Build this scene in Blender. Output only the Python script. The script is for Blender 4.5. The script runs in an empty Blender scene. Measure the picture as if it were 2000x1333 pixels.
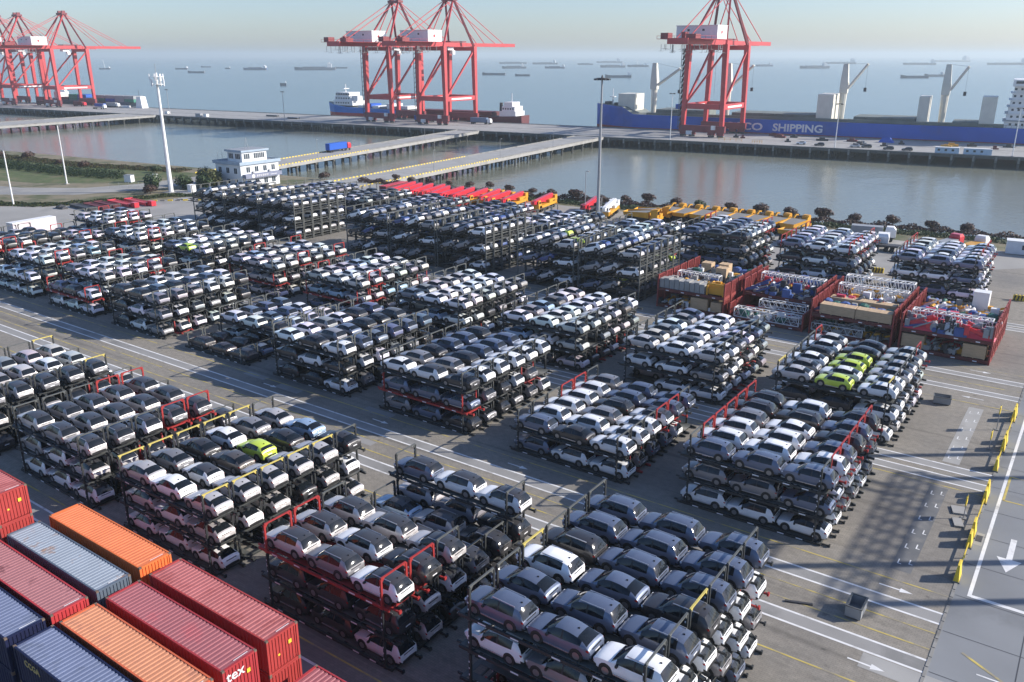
import bpy, math, random
import numpy as np
from mathutils import Vector, Matrix, Euler
RND = random.Random(11)
sc = bpy.context.scene
COL = sc.collection
rad = math.radians

# ------------------------------------------------------------------ camera, light, exposure
cam_d = bpy.data.cameras.new('camera')
cam_d.sensor_width = 36.0
cam_d.lens = 36.0 * 1643.65 / 2000.0
cam_d.clip_start = 0.5
cam_d.clip_end = 60000
cam = bpy.data.objects.new('camera', cam_d)
COL.objects.link(cam)
Rt = Vector((0.815942, 0.578134, 0.0)); Up = Vector((-0.186001, 0.262511, 0.946832)); Fw = Vector((-0.547396, 0.77256, -0.321727))
cam.matrix_world = Matrix(((Rt.x, Up.x, -Fw.x, 0.0), (Rt.y, Up.y, -Fw.y, 0.0), (Rt.z, Up.z, -Fw.z, 41.4), (0, 0, 0, 1)))
sc.camera = cam

SUN_EL, SUN_AZ = 27.0, (0.80, 0.60)
wd = bpy.data.worlds.new('World'); sc.world = wd; wd.use_nodes = True
nt = wd.node_tree
bg = nt.nodes['Background']
sky = nt.nodes.new('ShaderNodeTexSky'); sky.sky_type = 'NISHITA'; sky.sun_disc = False
sky.sun_elevation = rad(SUN_EL); sky.sun_rotation = math.atan2(SUN_AZ[0], SUN_AZ[1])
sky.air_density = 1.0; sky.dust_density = 0.75; sky.ozone_density = 5.0; sky.altitude = 0
tn = nt.nodes.new('ShaderNodeVectorMath'); tn.operation = 'MULTIPLY'; tn.inputs[1].default_value = (1.0, 0.968, 1.035)   # cool marine air
nt.links.new(sky.outputs[0], tn.inputs[0]); nt.links.new(tn.outputs[0], bg.inputs[0]); bg.inputs[1].default_value = 0.100
sl = bpy.data.lights.new('sun', 'SUN'); sl.energy = 4.1; sl.angle = rad(0.55); sl.color = (1.0, 0.93, 0.84)
so = bpy.data.objects.new('sun', sl); COL.objects.link(so)
tos = Vector((SUN_AZ[0] * math.cos(rad(SUN_EL)), SUN_AZ[1] * math.cos(rad(SUN_EL)), math.sin(rad(SUN_EL))))
so.rotation_euler = tos.to_track_quat('Z', 'Y').to_euler(); so.location = (60, -30, 150)
sc.view_settings.view_transform = 'Standard'; sc.view_settings.look = 'None'
sc.view_settings.gamma = 1.0; sc.view_settings.use_curve_mapping = False
sc.view_settings.exposure = 0.78
sc.cycles.max_bounces = 6; sc.cycles.diffuse_bounces = 3; sc.cycles.glossy_bounces = 3
sc.cycles.transmission_bounces = 4; sc.cycles.volume_bounces = 0; sc.cycles.use_denoising = True
sc.cycles.caustics_reflective = False; sc.cycles.caustics_refractive = False
sc.cycles.sample_clamp_indirect = 4.0

# ------------------------------------------------------------------ materials
MATS = {}
def mat(name, col, rough=0.6, metal=0.0, var=0.12, scale=0.6, coat=0.0, bump=0.0, bscale=8.0, spec=0.5, attr=None, col2=None, c2amt=0.5, c2scale=0.3, c2cut=0.55, objvar=0.0, detail=4.0, coord='Object', stretch=None):
    """procedural paint / concrete / metal: base colour broken up by noise, a second stain colour with its own patches, relief by bump"""
    if name in MATS: return MATS[name]
    m = bpy.data.materials.new(name); m.use_nodes = True; t = m.node_tree; L = t.links.new
    b = t.nodes['Principled BSDF']
    tc = t.nodes.new('ShaderNodeTexCoord'); src = tc.outputs[coord]
    if stretch:
        mp = t.nodes.new('ShaderNodeMapping'); mp.inputs['Scale'].default_value = stretch; L(src, mp.inputs[0]); src = mp.outputs[0]
    nz = t.nodes.new('ShaderNodeTexNoise'); nz.inputs['Scale'].default_value = scale; nz.inputs['Detail'].default_value = detail
    L(src, nz.inputs['Vector'])
    mr = t.nodes.new('ShaderNodeMapRange'); mr.inputs['From Min'].default_value = 0.25; mr.inputs['From Max'].default_value = 0.75
    mr.inputs['To Min'].default_value = 1 - var; mr.inputs['To Max'].default_value = 1 + var
    L(nz.outputs['Fac'], mr.inputs['Value'])
    mx = t.nodes.new('ShaderNodeVectorMath'); mx.operation = 'SCALE'
    if attr:
        at = t.nodes.new('ShaderNodeAttribute'); at.attribute_name = attr; L(at.outputs['Color'], mx.inputs[0])
    else:
        mx.inputs[0].default_value = col[:3]
    L(mr.outputs[0], mx.inputs['Scale'])
    out = mx.outputs[0]
    if objvar:
        oi = t.nodes.new('ShaderNodeObjectInfo'); m2 = t.nodes.new('ShaderNodeMapRange')
        m2.inputs['To Min'].default_value = 1 - objvar; m2.inputs['To Max'].default_value = 1 + objvar
        L(oi.outputs['Random'], m2.inputs['Value'])
        v2 = t.nodes.new('ShaderNodeVectorMath'); v2.operation = 'SCALE'; L(out, v2.inputs[0]); L(m2.outputs[0], v2.inputs['Scale']); out = v2.outputs[0]
    if col2:
        n2 = t.nodes.new('ShaderNodeTexNoise'); n2.inputs['Scale'].default_value = c2scale; n2.inputs['Detail'].default_value = 7; n2.inputs['Roughness'].default_value = 0.65
        L(src, n2.inputs['Vector'])
        r2 = t.nodes.new('ShaderNodeMapRange'); r2.inputs['From Min'].default_value = c2cut; r2.inputs['From Max'].default_value = c2cut + 0.12; r2.inputs['To Max'].default_value = c2amt
        L(n2.outputs['Fac'], r2.inputs['Value'])
        mi = t.nodes.new('ShaderNodeMix'); mi.data_type = 'RGBA'
        L(r2.outputs[0], mi.inputs['Factor']); L(out, mi.inputs[6]); mi.inputs[7].default_value = (*col2, 1); out = mi.outputs[2]
    L(out, b.inputs['Base Color'])
    b.inputs['Roughness'].default_value = rough; b.inputs['Metallic'].default_value = metal
    b.inputs['Specular IOR Level'].default_value = spec
    b.inputs['Coat Weight'].default_value = coat; b.inputs['Coat Roughness'].default_value = 0.06
    if bump:
        n3 = t.nodes.new('ShaderNodeTexNoise'); n3.inputs['Scale'].default_value = bscale; n3.inputs['Detail'].default_value = 3; L(src, n3.inputs['Vector'])
        bp = t.nodes.new('ShaderNodeBump'); bp.inputs['Strength'].default_value = 0.6; bp.inputs['Distance'].default_value = bump
        L(n3.outputs['Fac'], bp.inputs['Height']); L(bp.outputs[0], b.inputs['Normal'])
    MATS[name] = m
    return m

def paint(name, col, metal=0.0, rough=0.35):
    return mat('car_paint_' + name, col, rough=rough, metal=metal, var=0.05, scale=1.5, coat=0.8, objvar=0.08)
PAINT = {
    'W': ('white', paint('white', (0.84, 0.845, 0.85), 0.0, 0.35)),
    'S': ('silver', paint('silver', (0.56, 0.535, 0.525), 0.3, 0.38)),
    'G': ('grey', paint('grey', (0.27, 0.265, 0.275), 0.35, 0.42)),
    'B': ('slate-blue', paint('slate', (0.13, 0.16, 0.235), 0.35, 0.45)),
    'D': ('deep-blue', paint('blue', (0.03, 0.065, 0.22), 0.35, 0.35)),
    'K': ('black', paint('black', (0.040, 0.038, 0.040), 0.2, 0.42)),
    'L': ('lime', paint('lime', (0.55, 0.68, 0.07), 0.1, 0.35)),
    'C': ('pale-blue', paint('pale', (0.33, 0.45, 0.60), 0.3, 0.35)),
    'N': ('bronze-grey', paint('bronze', (0.13, 0.115, 0.105), 0.4, 0.42)),
    'V': ('white-sheeted', mat('white_car_cover', (0.82, 0.83, 0.85), rough=0.8, var=0.06, bump=0.03, bscale=3)),
}
M_TRIM = mat('car_black_trim', (0.018, 0.018, 0.019), rough=0.55)
M_GLASS = mat('car_window_glass', (0.010, 0.013, 0.017), rough=0.06, var=0.0, spec=0.42)
M_TYRE = mat('tyre_rubber', (0.02, 0.02, 0.02), rough=0.85)
M_RIM = mat('wheel_rim_alloy', (0.32, 0.32, 0.33), rough=0.35, metal=0.7)
M_TAIL = mat('tail_light_red', (0.35, 0.012, 0.012), rough=0.25, coat=0.6)
M_HEAD = mat('head_light_clear', (0.7, 0.72, 0.75), rough=0.15, coat=0.6)
M_CHROME = mat('roof_rail_silver', (0.6, 0.6, 0.62), rough=0.3, metal=0.8)
M_ROOFK = mat('car_black_roof', (0.05, 0.05, 0.055), rough=0.38, coat=0.5)
M_RACK = mat('rack_dark_steel', (0.028, 0.031, 0.032), rough=0.6, var=0.25, scale=1.2, col2=(0.10, 0.055, 0.03), c2amt=0.5, c2scale=1.5, c2cut=0.62)
M_RACKTOP = mat('rack_grey_steel', (0.10, 0.105, 0.10), rough=0.55, var=0.25, scale=1.2, col2=(0.2, 0.15, 0.11), c2amt=0.4, c2scale=1.5, c2cut=0.6)
M_RACKRED = mat('rack_red_steel', (0.34, 0.03, 0.028), rough=0.55, var=0.2, scale=1.2, col2=(0.13, 0.05, 0.03), c2amt=0.5, c2scale=1.5, c2cut=0.62)
M_RACKYEL = mat('rack_yellow_steel', (0.55, 0.45, 0.12), rough=0.55, var=0.2, scale=1.2)
M_PLATE = mat('white_plate', (0.75, 0.75, 0.76), rough=0.5)
M_CONC = mat('concrete', (0.33, 0.325, 0.31), rough=0.85, var=0.12, scale=0.25, col2=(0.22, 0.21, 0.19), c2amt=0.6, c2scale=0.15, c2cut=0.52, bump=0.01)
M_CONCD = mat('concrete_weathered', (0.24, 0.235, 0.22), rough=0.9, var=0.2, scale=0.5, col2=(0.10, 0.095, 0.085), c2amt=0.7, c2scale=0.4, c2cut=0.5)
M_WHITE = mat('white_painted_steel', (0.78, 0.78, 0.77), rough=0.5, var=0.06)
M_CREAM = mat('cream_painted_steel', (0.68, 0.65, 0.56), rough=0.5, var=0.08, scale=0.3)
M_GREYST = mat('grey_painted_steel', (0.30, 0.31, 0.32), rough=0.5, var=0.1)
M_DKST = mat('dark_steel', (0.05, 0.05, 0.055), rough=0.6, var=0.2)
M_CRANE = mat('crane_red_paint', (0.50, 0.050, 0.056), rough=0.5, var=0.18, scale=0.15, col2=(0.34, 0.07, 0.06), c2amt=0.5, c2scale=0.2, c2cut=0.58)
M_REDV = mat('machine_red_paint', (0.62, 0.03, 0.05), rough=0.4, coat=0.4)
M_YELV = mat('machine_yellow_paint', (0.62, 0.31, 0.025), rough=0.45, var=0.12)
M_YELB = mat('barrier_yellow_paint', (0.75, 0.55, 0.05), rough=0.6, var=0.15, scale=2)
M_BLUEV = mat('blue_tarpaulin', (0.05, 0.10, 0.28), rough=0.6, var=0.2, scale=1)
M_GREENT = mat('green_tarpaulin', (0.03, 0.13, 0.10), rough=0.6, var=0.3, scale=1.5)
M_WOOD = mat('crate_plywood', (0.50, 0.36, 0.22), rough=0.75, var=0.15, scale=1.5, stretch=(1, 1, 6))
M_WINB = mat('building_window_glass', (0.03, 0.05, 0.07), rough=0.1, coat=0.3)

# ------------------------------------------------------------------ mesh builder
class MB:
    def __init__(s): s.v = []; s.f = []; s.m = []
    def add(s, vs, fs, mi=0):
        o = len(s.v); s.v += [tuple(v) for v in vs]
        for f in fs: s.f.append(tuple(i + o for i in f)); s.m.append(mi)
        return s
    def hexa(s, p, mi=0):   # p: 4 bottom (ccw) + 4 top
        return s.add(p, [(3, 2, 1, 0), (4, 5, 6, 7), (0, 1, 5, 4), (1, 2, 6, 5), (2, 3, 7, 6), (3, 0, 4, 7)], mi)
    def box(s, c, d, mi=0, rz=0.0, ry=0.0):
        hx, hy, hz = d[0] / 2, d[1] / 2, d[2] / 2
        p = [(-hx, -hy, -hz), (hx, -hy, -hz), (hx, hy, -hz), (-hx, hy, -hz), (-hx, -hy, hz), (hx, -hy, hz), (hx, hy, hz), (-hx, hy, hz)]
        if ry or rz:
            R = Euler((0, ry, rz)).to_matrix(); p = [tuple(R @ Vector(q)) for q in p]
        return s.hexa([(q[0] + c[0], q[1] + c[1], q[2] + c[2]) for q in p], mi)
    def bx(s, x0, x1, y0, y1, z0, z1, mi=0):
        return s.box(((x0 + x1) / 2, (y0 + y1) / 2, (z0 + z1) / 2), (x1 - x0, y1 - y0, z1 - z0), mi)
    def beam(s, p, q, w, h, mi=0):
        p = Vector(p); q = Vector(q); d = (q - p).normalized()
        u = d.cross(Vector((0, 0, 1)))
        u = Vector((1, 0, 0)) if u.length < 1e-4 else u.normalized()
        n = u.cross(d)
        u *= w / 2; n *= h / 2
        c = [p - u - n, q - u - n, q + u - n, p + u - n, p - u + n, q - u + n, q + u + n, p + u + n]
        return s.hexa([tuple(a) for a in c], mi)
    def cyl(s, p, q, r0, r1=None, n=8, mi=0, caps=True, mcap=None):
        r1 = r0 if r1 is None else r1
        p = Vector(p); q = Vector(q); d = (q - p).normalized()
        u = d.orthogonal().normalized(); w = d.cross(u)
        vs = []
        for c, r in ((p, r0), (q, r1)):
            for i in range(n):
                a = 2 * math.pi * i / n; vs.append(tuple(c + u * (r * math.cos(a)) + w * (r * math.sin(a))))
        fs = [(i, (i + 1) % n, n + (i + 1) % n, n + i) for i in range(n)]
        s.add(vs, fs, mi)
        if caps:
            o = len(s.v) - 2 * n
            s.f.append(tuple(o + i for i in reversed(range(n)))); s.m.append(mi if mcap is None else mcap)
            s.f.append(tuple(o + n + i for i in range(n))); s.m.append(mi if mcap is None else mcap)
        return s
    def prism(s, pts, z0, z1, mi=0, mside=None):
        n = len(pts); vs = [(x, y, z0) for x, y in pts] + [(x, y, z1) for x, y in pts]
        s.add(vs, [tuple(reversed(range(n))), tuple(range(n, 2 * n))], mi)
        o = len(s.v) - 2 * n
        for i in range(n):
            s.f.append((o + i, o + (i + 1) % n, o + n + (i + 1) % n, o + n + i)); s.m.append(mi if mside is None else mside)
        return s
    def sheet(s, x0, x1, y0, y1, z, mi=0):
        return s.add([(x0, y0, z), (x1, y0, z), (x1, y1, z), (x0, y1, z)], [(0, 1, 2, 3)], mi)
    def mesh(s, name, mats, smooth=None):
        me = bpy.data.meshes.new(name); me.from_pydata(s.v, [], s.f)
        for m in (mats if isinstance(mats, (list, tuple)) else [mats]): me.materials.append(m)
        if max(s.m, default=0): me.polygons.foreach_set('material_index', s.m)
        if smooth is not None:
            me.polygons.foreach_set('use_smooth', [True] * len(me.polygons))
            if smooth > 0: me.set_sharp_from_angle(angle=rad(smooth))
        me.update()
        return me
    def obj(s, name, mats, parent=None, loc=(0, 0, 0), rot=(0, 0, 0), smooth=None):
        return put(name, s.mesh(name, mats, smooth), parent, loc, rot)

def put(name, data, parent=None, loc=(0, 0, 0), rot=(0, 0, 0), scale=None):
    o = bpy.data.objects.new(name, data); COL.objects.link(o)
    o.location = loc; o.rotation_euler = rot
    if scale: o.scale = scale
    if parent is not None: o.parent = parent
    return o
def tag(o, label, cat, group=None):
    o['label'] = label; o['category'] = cat
    if group: o['group'] = group
    return o
def thing(name, label, cat, loc=(0, 0, 0), rz=0.0, group=None):
    return tag(put(name, None, None, loc, (0, 0, rz)), label, cat, group)
def structure(o): o['kind'] = 'structure'; return o
def stuff(o): o['kind'] = 'stuff'; return o
def text_mesh(name, body, size, material, extrude=0.01, align='LEFT', bold=0.0):
    cu = bpy.data.curves.new(name, 'FONT'); cu.body = body; cu.size = size; cu.extrude = extrude; cu.align_x = align; cu.offset = bold
    cu.resolution_u = 3
    to = bpy.data.objects.new(name, cu); COL.objects.link(to)
    dg = bpy.context.evaluated_depsgraph_get(); me = bpy.data.meshes.new_from_object(to.evaluated_get(dg))
    bpy.data.objects.remove(to); bpy.data.curves.remove(cu)
    me.materials.clear(); me.materials.append(material); me.name = name
    return me
# ------------------------------------------------------------------ ground, roads, water
QTH = rad(6.1)
def Q(s, t, z=0.0):   # quay frame -> world
    return (-32 + s * math.cos(QTH) - t * math.sin(QTH), 423 + s * math.sin(QTH) + t * math.cos(QTH), z)
def Q2(s, t): return Q(s, t)[:2]
def shore(x): return 229.0 + 0.107 * (x + 15)

def water_mat(name, col, scale, strength, rough):
    m = bpy.data.materials.new(name); m.use_nodes = True; t = m.node_tree; L = t.links.new
    b = t.nodes['Principled BSDF']
    tc = t.nodes.new('ShaderNodeTexCoord'); mp = t.nodes.new('ShaderNodeMapping'); mp.inputs['Scale'].default_value = (1, 0.6, 1); mp.inputs['Rotation'].default_value = (0, 0, 0.6)
    L(tc.outputs['Object'], mp.inputs[0])
    n1 = t.nodes.new('ShaderNodeTexNoise'); n1.inputs['Scale'].default_value = scale; n1.inputs['Detail'].default_value = 5; n1.inputs['Roughness'].default_value = 0.55; L(mp.outputs[0], n1.inputs['Vector'])
    n2 = t.nodes.new('ShaderNodeTexNoise'); n2.inputs['Scale'].default_value = 0.012; n2.inputs['Detail'].default_value = 5; L(mp.outputs[0], n2.inputs['Vector'])
    bp = t.nodes.new('ShaderNodeBump'); bp.inputs['Distance'].default_value = 0.25
    mr = t.nodes.new('ShaderNodeMapRange'); mr.inputs['From Min'].default_value = 0.35; mr.inputs['From Max'].default_value = 0.68; mr.inputs['To Min'].default_value = strength * 0.35; mr.inputs['To Max'].default_value = strength * 1.4
    L(n2.outputs['Fac'], mr.inputs['Value']); L(mr.outputs[0], bp.inputs['Strength']); n7 = t.nodes.new('ShaderNodeTexNoise'); n7.inputs['Scale'].default_value = scale * .18; n7.inputs['Detail'].default_value = 3; L(mp.outputs[0], n7.inputs['Vector'])
    ad = t.nodes.new('ShaderNodeMath'); ad.operation = 'MULTIPLY_ADD'; ad.inputs[1].default_value = 2.2; L(n7.outputs['Fac'], ad.inputs[0]); L(n1.outputs['Fac'], ad.inputs[2])
    L(ad.outputs[0], bp.inputs['Height']); L(bp.outputs[0], b.inputs['Normal'])
    mx = t.nodes.new('ShaderNodeMix'); mx.data_type = 'RGBA'; L(n2.outputs['Fac'], mx.inputs['Factor'])
    mx.inputs[6].default_value = (*[c * 0.8 for c in col], 1); mx.inputs[7].default_value = (*[c * 1.2 for c in col], 1); L(mx.outputs[2], b.inputs['Base Color'])
    b.inputs['Roughness'].default_value = rough; b.inputs['IOR'].default_value = 1.33
    return m
W_SEA = water_mat('sea_water_surface', (0.135, 0.185, 0.190), 0.35, 0.42, 0.22)
W_BAS = water_mat('basin_water_surface', (0.175, 0.185, 0.150), 0.5, 0.42, 0.20)
structure(MB().add([(-24000, -24000, -5), (24000, -24000, -5), (24000, 24000, -5), (-24000, 24000, -5)], [(0, 1, 2, 3)]).obj('sea', W_SEA))
bp_ = [(-700, shore(-700) - 14), (250, shore(250) - 14), (*Q2(285, 30),), (*Q2(-680, 30),)]
structure(MB().add([(x, y, -4.98) for x, y in bp_], [(0, 1, 2, 3)]).obj('basin_water', W_BAS))

def paver_mat(name, c1, c2, joint, bw, bh, stain, big=0.05, stainamt=0.6):
    m = bpy.data.materials.new(name); m.use_nodes = True; t = m.node_tree; L = t.links.new
    b = t.nodes['Principled BSDF']; tc = t.nodes.new('ShaderNodeTexCoord')
    br = t.nodes.new('ShaderNodeTexBrick'); br.inputs['Scale'].default_value = 1; br.inputs['Brick Width'].default_value = bw; br.inputs['Row Height'].default_value = bh
    br.inputs['Mortar Size'].default_value = bh * 0.04; br.inputs['Color1'].default_value = (*c1, 1); br.inputs['Color2'].default_value = (*c2, 1); br.inputs['Mortar'].default_value = (*joint, 1)
    L(tc.outputs['Object'], br.inputs['Vector'])
    n = t.nodes.new('ShaderNodeTexNoise'); n.inputs['Scale'].default_value = big; n.inputs['Detail'].default_value = 8; n.inputs['Roughness'].default_value = 0.62; L(tc.outputs['Object'], n.inputs['Vector'])
    r = t.nodes.new('ShaderNodeMapRange'); r.inputs['From Min'].default_value = 0.44; r.inputs['From Max'].default_value = 0.66; r.inputs['To Max'].default_value = stainamt; L(n.outputs['Fac'], r.inputs['Value'])
    mx = t.nodes.new('ShaderNodeMix'); mx.data_type = 'RGBA'; L(r.outputs[0], mx.inputs['Factor']); L(br.outputs['Color'], mx.inputs[6]); mx.inputs[7].default_value = (*stain, 1)
    n2 = t.nodes.new('ShaderNodeTexNoise'); n2.inputs['Scale'].default_value = 1.6; n2.inputs['Detail'].default_value = 6; L(tc.outputs['Object'], n2.inputs['Vector'])
    r2 = t.nodes.new('ShaderNodeMapRange'); r2.inputs['From Min'].default_value = 0.3; r2.inputs['From Max'].default_value = 0.7; r2.inputs['To Min'].default_value = 0.86; r2.inputs['To Max'].default_value = 1.12; L(n2.outputs['Fac'], r2.inputs['Value'])
    sv = t.nodes.new('ShaderNodeVectorMath'); sv.operation = 'SCALE'; L(mx.outputs[2], sv.inputs[0]); L(r2.outputs[0], sv.inputs['Scale'])
    # tyre marks: long streaks along the lanes, and small oil spots
    mp = t.nodes.new('ShaderNodeMapping'); mp.inputs['Scale'].default_value = (0.018, 0.9, 1); L(tc.outputs['Object'], mp.inputs[0])
    n4 = t.nodes.new('ShaderNodeTexNoise'); n4.inputs['Scale'].default_value = 1; n4.inputs['Detail'].default_value = 4; L(mp.outputs[0], n4.inputs['Vector'])
    n5 = t.nodes.new('ShaderNodeTexNoise'); n5.inputs['Scale'].default_value = 0.7; n5.inputs['Detail'].default_value = 3; L(tc.outputs['Object'], n5.inputs['Vector'])
    r4 = t.nodes.new('ShaderNodeMapRange'); r4.inputs['From Min'].default_value = 0.55; r4.inputs['From Max'].default_value = 0.68; r4.inputs['To Min'].default_value = 1; r4.inputs['To Max'].default_value = 0.72; L(n4.outputs['Fac'], r4.inputs['Value'])
    r5 = t.nodes.new('ShaderNodeMapRange'); r5.inputs['From Min'].default_value = 0.68; r5.inputs['From Max'].default_value = 0.74; r5.inputs['To Min'].default_value = 1; r5.inputs['To Max'].default_value = 0.6; L(n5.outputs['Fac'], r5.inputs['Value'])
    mm = t.nodes.new('ShaderNodeMath'); mm.operation = 'MULTIPLY'; L(r4.outputs[0], mm.inputs[0]); L(r5.outputs[0], mm.inputs[1])
    s6 = t.nodes.new('ShaderNodeVectorMath'); s6.operation = 'SCALE'; L(sv.outputs[0], s6.inputs[0]); L(mm.outputs[0], s6.inputs['Scale'])
    L(s6.outputs[0], b.inputs['Base Color']); b.inputs['Roughness'].default_value = 0.85
    bp = t.nodes.new('ShaderNodeBump'); bp.inputs['Distance'].default_value = 0.01; bp.inputs['Strength'].default_value = 0.5; L(n2.outputs['Fac'], bp.inputs['Height']); L(bp.outputs[0], b.inputs['Normal'])
    return m
G_YARD = paver_mat('yard_pavers', (0.235, 0.214, 0.180), (0.275, 0.249, 0.208), (0.13, 0.122, 0.108), 0.42, 0.21, (0.13, 0.125, 0.12))
G_ROAD = mat('road_asphalt', (0.205, 0.215, 0.225), rough=0.85, var=0.15, scale=0.12, detail=8, col2=(0.11, 0.115, 0.12), c2amt=0.6, c2scale=0.07, c2cut=0.54, bump=0.006, bscale=20)
G_APRON = mat('apron_concrete', (0.30, 0.29, 0.27), rough=0.85, var=0.16, scale=0.08, detail=8, col2=(0.17, 0.165, 0.155), c2amt=0.6, c2scale=0.05, c2cut=0.53)
G_EARTH = mat('bare_earth', (0.20, 0.17, 0.11), rough=0.95, var=0.25, scale=0.2, detail=8, col2=(0.07, 0.085, 0.03), c2amt=0.9, c2scale=0.09, c2cut=0.47)
G_GRASS = mat('grass_green', (0.075, 0.10, 0.03), rough=0.95, var=0.3, scale=0.5, detail=8, col2=(0.16, 0.14, 0.07), c2amt=0.7, c2scale=0.15, c2cut=0.5)
G_SLAB = mat('slab_grey', (0.125, 0.13, 0.135), rough=0.85, var=0.15, scale=0.6, col2=(0.24, 0.23, 0.21), c2amt=0.5, c2scale=0.35, c2cut=0.5)
G_LINEW = mat('road_paint_white', (0.72, 0.72, 0.71), rough=0.7, var=0.1, scale=1, col2=(0.33, 0.32, 0.30), c2amt=0.7, c2scale=0.5, c2cut=0.53)
G_LINEY = mat('road_paint_yellow', (0.52, 0.41, 0.10), rough=0.7, var=0.15, scale=1, col2=(0.24, 0.22, 0.18), c2amt=0.9, c2scale=0.45, c2cut=0.46)
G_TRACK = mat('track_concrete', (0.27, 0.265, 0.255), rough=0.85, var=0.15, scale=0.3, col2=(0.15, 0.15, 0.145), c2amt=0.6, c2scale=0.12, c2cut=0.5)

# land: one sheet from behind the camera to the water's edge, with a sloped bank into the water
xs = [-2500, -1200, -700, -426, -326, -280, -176, -104, -49, -15, 60, 250, 900, 2500]
g = MB(); top = [(x, shore(x) if x > -700 else shore(-700)) for x in xs]
vs = [(x, -2500, 0) for x, _ in top] + [(x, y, 0) for x, y in top] + [(x, y + 6, -6.5) for x, y in top]
n = len(xs); fs = []
for i in range(n - 1):
    fs += [(i, i + 1, n + i + 1, n + i), (n + i, n + i + 1, 2 * n + i + 1, 2 * n + i)]
structure(g.add(vs, fs).obj('ground', [G_EARTH]))
structure(MB().add([(-232, -60, .004), (-4.4, -60, .004), (-4.4, 208, .004), (-185, 200, .004), (-232, 165, .004)], [(0, 1, 2, 3, 4)]).obj('yard_pavement', G_YARD))
structure(MB().add([(-4.4, -60, .004), (220, -60, .004), (220, 236, .004), (-4.4, 214, .004)], [(0, 1, 2, 3)]).obj('road', G_ROAD))
structure(MB().add([(-225, 150, .008), (-60, 150, .008), (-4.4, 205, .008), (-4.4, 214, .008), (-150, 207, .008), (-185, 215, .008), (-225, 215, .008)], [(0, 1, 2, 3, 4, 5, 6)]).obj('apron_pavement', G_APRON))
structure(MB().add([(-4.38, 122, .008), (60, 122, .008), (60, 214, .008), (-4.38, 208, .008)], [(0, 1, 2, 3)]).obj('junction_pavement', G_APRON))
# the pale road that curves along the far bank and up to the causeways
cl = [(-420, 92), (-330, 118), (-291, 127), (-270, 141), (-262, 160), (-262, 185), (-268, 205)]
vs = []
for i, (x, y) in enumerate(cl):
    a = Vector(cl[max(i - 1, 0)]); b = Vector(cl[min(i + 1, len(cl) - 1)]); d = (b - a).normalized(); nn = Vector((-d.y, d.x))
    for s in (-7.5, 7.5): vs.append((x + nn.x * s, y + nn.y * s, .012))
structure(MB().add(vs, [(2 * i, 2 * i + 2, 2 * i + 3, 2 * i + 1) for i in range(len(cl) - 1)]).obj('bank_road', G_APRON))
structure(MB().add([(-245, 60, .008), (-205, 60, .008), (-190, 152, .008), (-226, 160, .008), (-241, 128, .008), (-262, 112, .008)], [(0, 1, 2, 3, 4, 5)]).obj('storage_pavement', G_APRON))
vs = [(-420, 112, .006), (-335, 134, .006), (-300, 142, .006), (-277, 160, .006), (-274, 190, .006), (-300, 186, .006), (-420, 168, .006)]
structure(MB().add(vs, [tuple(range(7))]).obj('grass_ground', G_GRASS))

# gantry tracks: concrete strips with white edge lines
for y in (28.5, 34.0 - 1.2):
    pass
def track(y, x1, name='gantry_track'):
    structure(MB().sheet(-232, x1, y - .75, y + .75, .008).obj(name, G_TRACK))
    m = MB()
    for e in (-.75, .75): m.sheet(-232, x1 + .1, y + e - .11, y + e + .11, .012)
    structure(m.obj('track_marking', G_LINEW))
for y in (3.0, 31.6, 57.45, 63.95, 89.2, 92.0, 117.6, 123.5, 150.3, 152.9): track(y, -4.4 if y < 140 else -4.6)
m = MB()
for y in (26.9, 37.0 - 3.2, 52.9, 59.6, 61.8, 68.3 - .9, 88.0 - .6, 112.9, 120.4, 127.2):
    m.sheet(-225, -4.6, y - .07, y + .07, .016)
structure(m.obj('lane_marking', G_LINEY))
m = MB()
def arrow(m, x, y, ang, L=2.6, w=.32):
    c, s = math.cos(ang), math.sin(ang)
    pts = [(-L / 2, -w / 4), (L * .12, -w / 4), (L * .12, -w), (L / 2, 0), (L * .12, w), (L * .12, w / 4), (-L / 2, w / 4)]
    m.add([(x + a * c - b * s, y + a * s + b * c, .016) for a, b in pts], [tuple(range(7))])
for x, y in ((-8, 55.2), (-8.3, 66.1), (-9.5, 114.9), (-10, 126), (-27, 66), (-46, 66.0), (-66, 66), (-86, 66), (-50, 59)): arrow(m, x, y, 0 if y != 114.9 else math.pi)
arrow(m, -1.25, 77, -math.pi / 2, 6.2, .95)
m.sheet(-3.4, -3.1, 68.4, 205, .016).sheet(-3.1, 60, 68.35, 68.75, .0165)
for y in (58.6, 55.8, 52.5): m.sheet(-1.4, .6, y, y + .14, .016).sheet(1.5, 3.5, y + .5, y + .64, .016)
structure(m.obj('road_marking', G_LINEW))
m = MB()
for a, b in (((-2.95, 87.6), (8, 87.6)), ((-2.95, 93.5), (8, 93.5)), ((-2.95, 87.6), (-2.95, 93.5)), ((-2.6, 60.6), (1.2, 58.2)), ((-1.9, 52.5), (-1.9, 57)), ((-2.9, 40), (-2.9, 52))):
    m.beam((*a, .016), (*b, .016), .22, .004)
structure(m.obj('box_marking', G_LINEY))
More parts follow.
